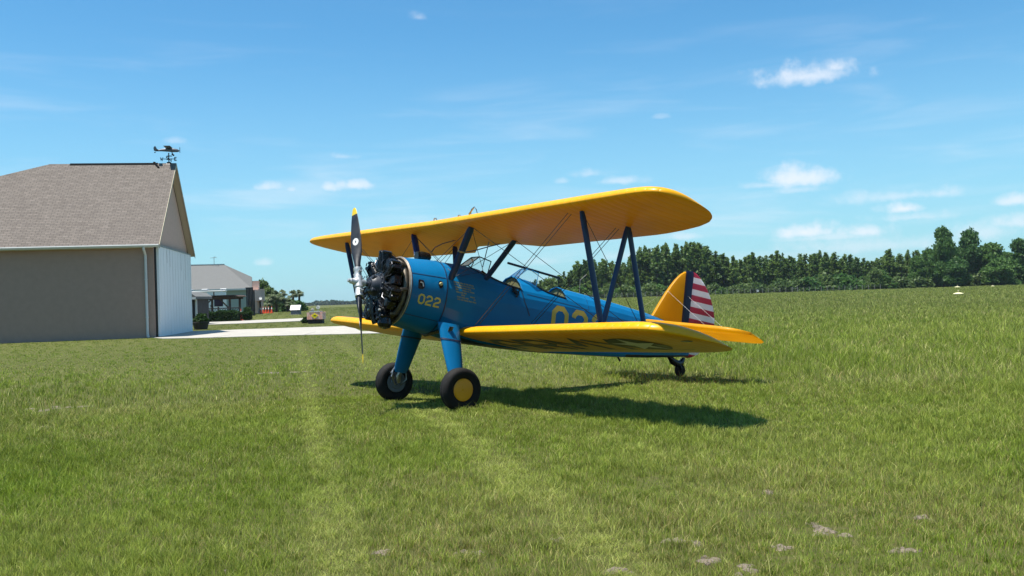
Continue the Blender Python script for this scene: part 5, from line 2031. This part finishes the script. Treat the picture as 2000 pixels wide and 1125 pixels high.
    o = pg.location
    hw = (q1.x - q0.x) / 2
    zt, zb = zat(425, 577, Y) - o.z, zat(425, 585, Y) - o.z
    xs_ = [gp(393.5, Y).x - o.x, gp(397, Y).x - o.x + .1, gp(443, Y).x - o.x, gp(449, Y).x - o.x]
    for x in (xs_[0], xs_[3]):
        for yy in (0, 2.6):
            MB().box((x - .10 + (.3 if yy else 0), yy - .1, -.3), (x + .10 + (.3 if yy else 0), yy + .1, zb)).build('post', M['brownwood'], pg, smooth=0)
    mb = MB()
    for yy in (-.02, 2.62):
        mb.box((-hw + .3, yy - .06, zb), (hw - .25, yy + .06, zb + .18))
    mb.build('beam', M['brownwood'], pg, smooth=0)
    for x, s in ((xs_[0], 1), (xs_[3], -1)):
        m = MB().tube([(x + s * .05, -.0, zb - 1.0), (x + s * 1.05, -.0, zb + .02)], .075, 4)
        m.build('brace', M['brownwood'], pg, smooth=0)
    nr = 24
    r0 = MB().prism([(-.035, -.55, zb + .19), (-.035, 3.2, zb + .19), (-.035, 3.3, zt), (-.035, -.75, zt)], (.07, 0, 0)).build('rafter', M['brownwood'], pg, smooth=0)
    for k in range(nr):
        r = r0 if k == 0 else r0.copy()
        if k:
            C.objects.link(r)
            r.parent = pg
        r.location.x = -hw + .35 + (2 * hw - .6) * k / (nr - 1)
    MB().prism([(hw - .7, -.3, zt - .02), (hw - .3, -.3, zt - .02), (hw + .15, -.3, zt - .16), (hw - .1, -.3, zt - .22)], (0, 3.0, 0)).build('end_slat', M['brownwood'], pg, smooth=0)
    x = gp(417, Y).x - o.x
    MB().box((x - .05, .2, zt), (x + .05, .3, zt + .4)).build('finial', M['brownwood'], pg, smooth=0)
    # lattice railing
    Y = 96.2
    q0, q1 = gp(384, Y), gp(469, Y)
    lr_ = thing('lattice_railing', 'dark lattice railing below the pergola above the hedge', 'railing', (q0 + q1) / 2)
    o = lr_.location
    hw = (q1.x - q0.x) / 2
    zt, zb = zat(425, 601.5, Y) - o.z, .5
    MB().box((-hw, -.05, zt - .09), (hw, .05, zt)).box((-hw, -.04, zb), (hw, .04, zb + .08)).build('rail', M['brownwood'], lr_, smooth=0)
    for x in np.linspace(-hw, hw, 5):
        MB().box((x - .07, -.065, -.3), (x + .07, .065, zt + .12)).build('post', M['brownwood'], lr_, smooth=0)
    mb = MB()
    hh = zt - .09 - zb - .08
    x = -hw
    while x < hw - hh:
        mb.box((-.02, -.012, 0), (.02, .0, hh * 1.414), mat=Matrix.Translation((x, .0, zb + .08)) @ Matrix.Rotation(rad(45), 4, 'Y'))
        mb.box((-.02, .002, 0), (.02, .014, hh * 1.414), mat=Matrix.Translation((x + hh, .0, zb + .08)) @ Matrix.Rotation(rad(-45), 4, 'Y'))
        x += .26
    mb.build('lattice', M['blackwood'], lr_, smooth=0)
    # hedge and round shrub
    g = np.random.default_rng(9)
    Y = 94.5
    q0, q1 = gp(385, Y), gp(469, Y)
    hd = thing('hedge', 'dark green clipped hedge in front of the lattice railing', 'hedge', (q0 + q1) / 2)
    o = hd.location
    hw = (q1.x - q0.x) / 2
    zt = zat(430, 608.5, Y) - o.z
    N = 9000
    P = np.stack([g.uniform(-hw, hw, N), g.uniform(-.75, .75, N), g.uniform(0.02, 1, N)], -1)
    k = g.integers(0, 3, N)
    P[k == 0, 1] = -.75 + g.normal(size=(k == 0).sum()) * .06
    P[k == 1, 2] = 1 + g.normal(size=(k == 1).sum()) * .03
    P[:, 2] *= zt * (.93 + .07 * np.sin(P[:, 0] * 2.1) + .05 * np.sin(P[:, 0] * 5.3)) * np.where(P[:, 0] < -hw * .5, 1.16, 1)
    v, f = leaf_quads(P, .17, g, 1.4)
    obj_of('foliage', mesh_np('foliage', v, f, M['hedge']), hd)
    MB().box((-hw + .15, -.45, 0), (hw - .15, .45, zt * .72)).build('twigs', M['bark'], hd, smooth=0)
    q = gp(482.5, 95)
    zt = zat(482, 602.5, 95) - q.z
    r = (gp(491, 95).x - gp(474, 95).x) / 2
    P = blob_points([(0, 0, zt * .52, r, r, zt * .5)], 2600, g, .7)
    v, f = leaf_quads(P, .17, g, 1.4)
    sh = thing('round_shrub', 'rounded dark shrub at the right end of the hedge', 'shrub', q)
    obj_of('foliage', mesh_np('foliage', v, f, M['hedge']), sh)
    MB().tube([(0, 0, -.1), (.1, 0, zt * .5)], .08, 6).tube([(0, 0, .1), (-.25, .1, zt * .6)], .05, 5).build('stem', M['bark'], sh)
    # planter tub with dark foliage at the driveway corner
    q = on_ground(392.5, 643.5)
    pt = thing('planter_tub', 'wide dark planter tub standing at the hangar corner', 'planter', q)
    k_ = q.y / FPX
    w0, w1, hh = 12 * k_, 15.5 * k_, 15 * k_
    MB().lathe([(0, w0), (.03, w0 + .01), (hh - .08, w1 - .01), (hh - .07, w1 + .05), (hh, w1 + .05), (hh + .005, w1 - .06), (hh - .1, w1 - .08)], (0, 0, 0), (0, 0, 1), 28).build('tub', M['planter'], pt, smooth=30)
    MB().lathe([(0, w1 - .07), (.02, .01)], (0, 0, hh - .09), (0, 0, 1), 20).build('soil', M['bark'], pt)
    P = blob_points([(0, 0, hh + .12, w1 * .9, w1 * .9, .30), (.1, 0, hh + .35, w1 * .5, w1 * .5, .3)], 900, g, .5)
    v, f = leaf_quads(P, .14, g, 1.6)
    obj_of('foliage', mesh_np('foliage', v, f, M['hedge']), pt)
    # traffic cones
    cone = None
    labs = ['leftmost traffic cone of the row of five beside the palms', 'second traffic cone from the left in the row beside the palms', 'middle traffic cone of the row of five beside the palms',
            'fourth traffic cone from the left in the row beside the palms', 'rightmost traffic cone of the row of five beside the palms', 'lone orange and white traffic cone standing between hedge and round shrub']
    for i, (px_, Y) in enumerate(((509, 138), (514, 139.4), (519, 139.4), (524.5, 139.2), (530.5, 140), (470.5, 96.0))):
        q = gp(px_, Y)
        if cone is None:
            cone = thing('traffic_cone', labs[0], 'traffic cone', q, .2, 'orange traffic cones')
            H = 1.06
            MB().box((-.24, -.24, 0), (.24, .24, .05), bev=.015).build('base', M['orange'], cone, smooth=0)
            MB().lathe([(.05, .20), (.36, .135), (.56, .10), (.80, .06), (1.04, .03), (1.06, .02)], (0, 0, 0), (0, 0, 1), 20).build('body', M['orange'], cone)
            MB().lathe([(.60, .098), (.605, .101), (.84, .060), (.845, .055)], (0, 0, 0), (0, 0, 1), 20).build('collar', M['white'], cone)
            c = cone
        else:
            c = copy_tree(cone)
            c.location = q
            c['label'] = labs[i]
            c.rotation_euler.z = i * .7
            if i == 5:
                c.scale = (1.0, 1.0, 1.18)
    # utility cabinet
    q = on_ground(576.5, 614.5)
    k_ = q.y / FPX
    cb_ = thing('utility_cabinet', 'grey utility cabinet with a big white slanted lid on the lawn', 'utility cabinet', q)
    w, hh = 8.5 * k_, 18.5 * k_
    MB().box((-w, 0, -.1), (w, 1.0, hh * .48)).build('cabinet', M['greymetal'], cb_, smooth=0)
    MB().prism([(-w * 1.14, -.12, hh * .50), (w * 1.10, -.12, hh * .50), (w * 1.10, .55, hh), (-w * 1.14, .55, hh)], (0, .62, .0)).build('lid', M['white'], cb_, smooth=0)
    MB().box((-w * 1.2, -.4, -.1), (w * 1.0, 1.3, .06)).build('pad', M['concrete'], cb_, smooth=0)
    # flower wagon with a yellow sign
    q = on_ground(618, 632)
    k_ = q.y / FPX
    cw_ = thing('plank_planter_cart', 'weathered red plank cart planter carrying a yellow diamond sign', 'planter', q, -.06)
    w = 15.5 * k_
    z0, z1 = 8.5 * k_, 22.5 * k_
    MB().box((-w * .92, -.35, 0), (w * .84, .45, z0 - .004)).build('base', M['blackwood'], cw_, smooth=0)
    mb = MB()
    n_ = 9
    for k in range(n_):
        x0 = -w + 2 * w * k / n_
        mb.box((x0 + .006, -.45, z0), (x0 + 2 * w / n_ - .006, -.40, z1 - .02 * (k % 2)))
        mb.box((x0 + .006, .50, z0), (x0 + 2 * w / n_ - .006, .55, z1 - .02 * (k % 2)))
    mb.box((-w, -.40, z0), (-w + .05, .50, z1 - .03)).box((w - .05, -.40, z0), (w, .50, z1 - .03)).box((-w + .05, -.40, z0), (w - .05, .50, z0 + .06))
    mb.build('plank_side', M['redwood'], cw_, smooth=0)
    MB().box((-w * .70, -.47, z1), (w * .62, .56, z1 + .07)).build('top_board', M['trim'], cw_, smooth=0)
    r = 5.6 * k_
    zc = (z0 + z1) / 2
    sg = MB().prism([(0 - r * 1.2, -.455, zc), (0, -.455, zc - r), (r * 1.2, -.455, zc), (0, -.455, zc + r)], (0, -.02, 0)).build('diamond_sign', M['signyellow'], cw_, smooth=0)
    MB().box((-.12, -.482, zc - .01), (.14, -.476, zc + .025)).box((-.07, -.482, zc + .032), (.10, -.476, zc + .05)).build('sign_text', M['dark'], sg, smooth=0)
    for px_, zz, nm, lab, hh in ((611, z1 + .07, 'garden_lantern', 'small grey garden lantern on the plank cart', 5.5), (622, z1 + .07, 'garden_pinwheel', 'pale metal pinwheel standing on the plank cart', 11)):
        x = (px_ - 618) * k_
        t_ = thing(nm, lab, 'garden ornament', Vector((q.x + x, q.y + .05, q.z + zz)))
        h_ = hh * k_
        if nm == 'garden_lantern':
            MB().box((-.12, -.12, 0), (.12, .12, .03)).box((-.10, -.10, .03), (.10, .10, h_ - .08)).build('case', M['steel'], t_, smooth=0)
            MB().lathe([(0, .17), (.05, .12), (.09, .02)], (0, 0, h_ - .08), (0, 0, 1), 8).build('cap', M['greypost'], t_, smooth=0)
        else:
            MB().tube([(0, 0, 0), (0, 0, h_ * .75)], .03, 6).build('stem', M['steel'], t_)
            mb = MB()
            for k in range(8):
                a = k * math.pi / 4
                d1 = Vector((math.cos(a), 0, math.sin(a)))
                d2 = Vector((math.cos(a + .55), .12, math.sin(a + .55)))
                c_ = Vector((0, -.05, h_ * .68))
                mb.add([c_ + d1 * .03, c_ + d1 * .17, c_ + d2 * .17, c_ + d2 * .03], [(0, 1, 2, 3)])
            mb.build('wheel', M['white'], t_, smooth=0)
    q = on_ground(595.5, 631.5)
    bs = thing('low_bush', 'loose low bush growing against the left side of the plank cart', 'bush', q)
    P = blob_points([(0, 0, .18, .30, .3, .2), (.15, 0, .3, .2, .2, .22)], 420, g, .3)
    v, f = leaf_quads(P, .13, g, 1.8)
    obj_of('foliage', mesh_np('foliage', v, f, M['hedge']), bs)
    MB().tube([(0, 0, -.05), (.1, 0, .3)], .02, 5).build('stem', M['bark'], bs)


build_neighbours()


# ------------------------------------------------------------------ palms and trees at left
def palm_meshes(seed, H, fr_len, nfr, fan=True):
    g = np.random.default_rng(seed)
    mb = MB()
    for k in range(nfr):
        a = g.random() * 6.283
        el = g.uniform(-.5, 1.35)
        L = fr_len * g.uniform(.8, 1.15)
        d = Vector((math.cos(a) * math.cos(el), math.sin(a) * math.cos(el), math.sin(el)))
        side = d.cross(Vector((0, 0, 1)))
        side = side.normalized() if side.length > .1 else Vector((1, 0, 0))
        upv = side.cross(d).normalized()
        o = Vector((0, 0, H))
        stem_end = o + d * L * .45
        mb.tube([o, o + d * L * .25 + Vector((0, 0, .02)), stem_end], .018, 3, caps=False)
        nl = 11
        for j in range(nl):
            b = (j / (nl - 1) - .5) * 2.5
            dd = (d * math.cos(b) + side * math.sin(b)).normalized()
            ln = L * .58 * (1 - .18 * abs(b))
            p1 = stem_end + dd * ln * .55 + upv * .03
            p2 = stem_end + dd * ln + Vector((0, 0, -.28 * L * g.uniform(.5, 1.2)))
            wv = (side * math.cos(b) - d * math.sin(b)) * .055 * L
            mb.add([stem_end, p1 + wv, p2, p1 - wv], [(0, 1, 2, 3)])
    cr = mb.build('crown', M['palm'], None, smooth=0, fix=False)
    me = cr.data
    bpy.data.objects.remove(cr)
    tb = MB()
    prof = []
    z = -.3
    while z < H:
        prof += [(z, .17 + .02 * ((int(z * 7)) % 2)), (z + .1, .19)]
        z += .14
    prof.append((H + .05, .08))
    tb.lathe(prof, (0, 0, 0), (0, 0, 1), 10)
    to = tb.build('trunk', M['bark'], None, smooth=30)
    tm = to.data
    bpy.data.objects.remove(to)
    return me, tm


PALM_DEPTH = 158
for i, (px_, top, rpx, H_label) in enumerate(((553, 566, 11, 'cabbage palm with a dark round crown, leftmost of the three tall ones'), (573, 567, 12, 'middle tall cabbage palm with a full round crown'),
                                               (585, 566, 11, 'rightmost tall cabbage palm, just right of the middle one'))):
    q = gp(px_, PALM_DEPTH + i * 1.5)
    ztop = zat(px_, top, PALM_DEPTH) - q.z
    L = rpx * PALM_DEPTH / FPX * 1.05
    me = palm_meshes(40 + i, ztop - L * .75, L, 34)
    plant('palm_tree', H_label, 'palm tree', me, q, i * 2.0, 1.0, 'cabbage palms beyond the lawn')
for i, (px_, H, L, lab) in enumerate(((529, 1.6, 1.7, 'low silvery fan palm behind the traffic cones'), (540, 2.2, 1.9, 'wide pale fan palm right of the traffic cones'), (562, 1.2, 1.4, 'low fan palm under the tall palms'))):
    q = gp(px_, 153)
    plant('fan_palm', lab, 'palm tree', palm_meshes(50 + i, H, L, 30), q, i, 1.0)
gsh = np.random.default_rng(12)
LEFTTREE = broad_meshes(70, 6.0, 2.6, .06, M['scrub'], 2600, .34, .14)
for px_, top, hw, D, lab in ((512, 549, 20, 166, 'dark green tree rising behind the pinkish building'), (527, 562, 18, 164, 'spreading green tree left of the palms'), (545, 578, 16, 163, 'leafy green tree filling in behind the palms')):
    q = gp(px_, D)
    H = zat(px_, top, D) - q.z
    w = hw * D / FPX / 2.4
    plant('leafy_tree', lab, 'tree', LEFTTREE, q, px_, (w, w, H / 6.0))
for i, (px_, s, lab) in enumerate(((520, .75, 'low green bush behind the traffic cones'), (548, .7, 'green bush at the foot of the left tall palm'), (560, .8, 'green bush between the tall palms'), (571, .75, 'green bush at the foot of the middle palm'),
                                   (584, .7, 'green bush at the foot of the right palm'), (591, .45, 'small green bush right of the palms'))):
    q = gp(px_, 157 + i * .4)
    plant('garden_bush', lab, 'bush', SCRUB[i % 3], q, i, (s, s, s))


# ------------------------------------------------------------------ a little summer haze in the air
def build_haze():
    o = MB().box((-3000, -500, -2.0), (3000, 3000, 45)).build('haze', [], smooth=0)
    m, n = new_mat('haze')
    v = n('ShaderNodeVolumePrincipled', {'Color': (0.72, 0.85, 1.0, 1), 'Density': HAZE, 'Anisotropy': 0.3})
    n('ShaderNodeOutputMaterial', {'Volume': v})
    o.data.materials.append(m)
    struct(o, 'stuff')


HAZE = 0.00009
build_haze()
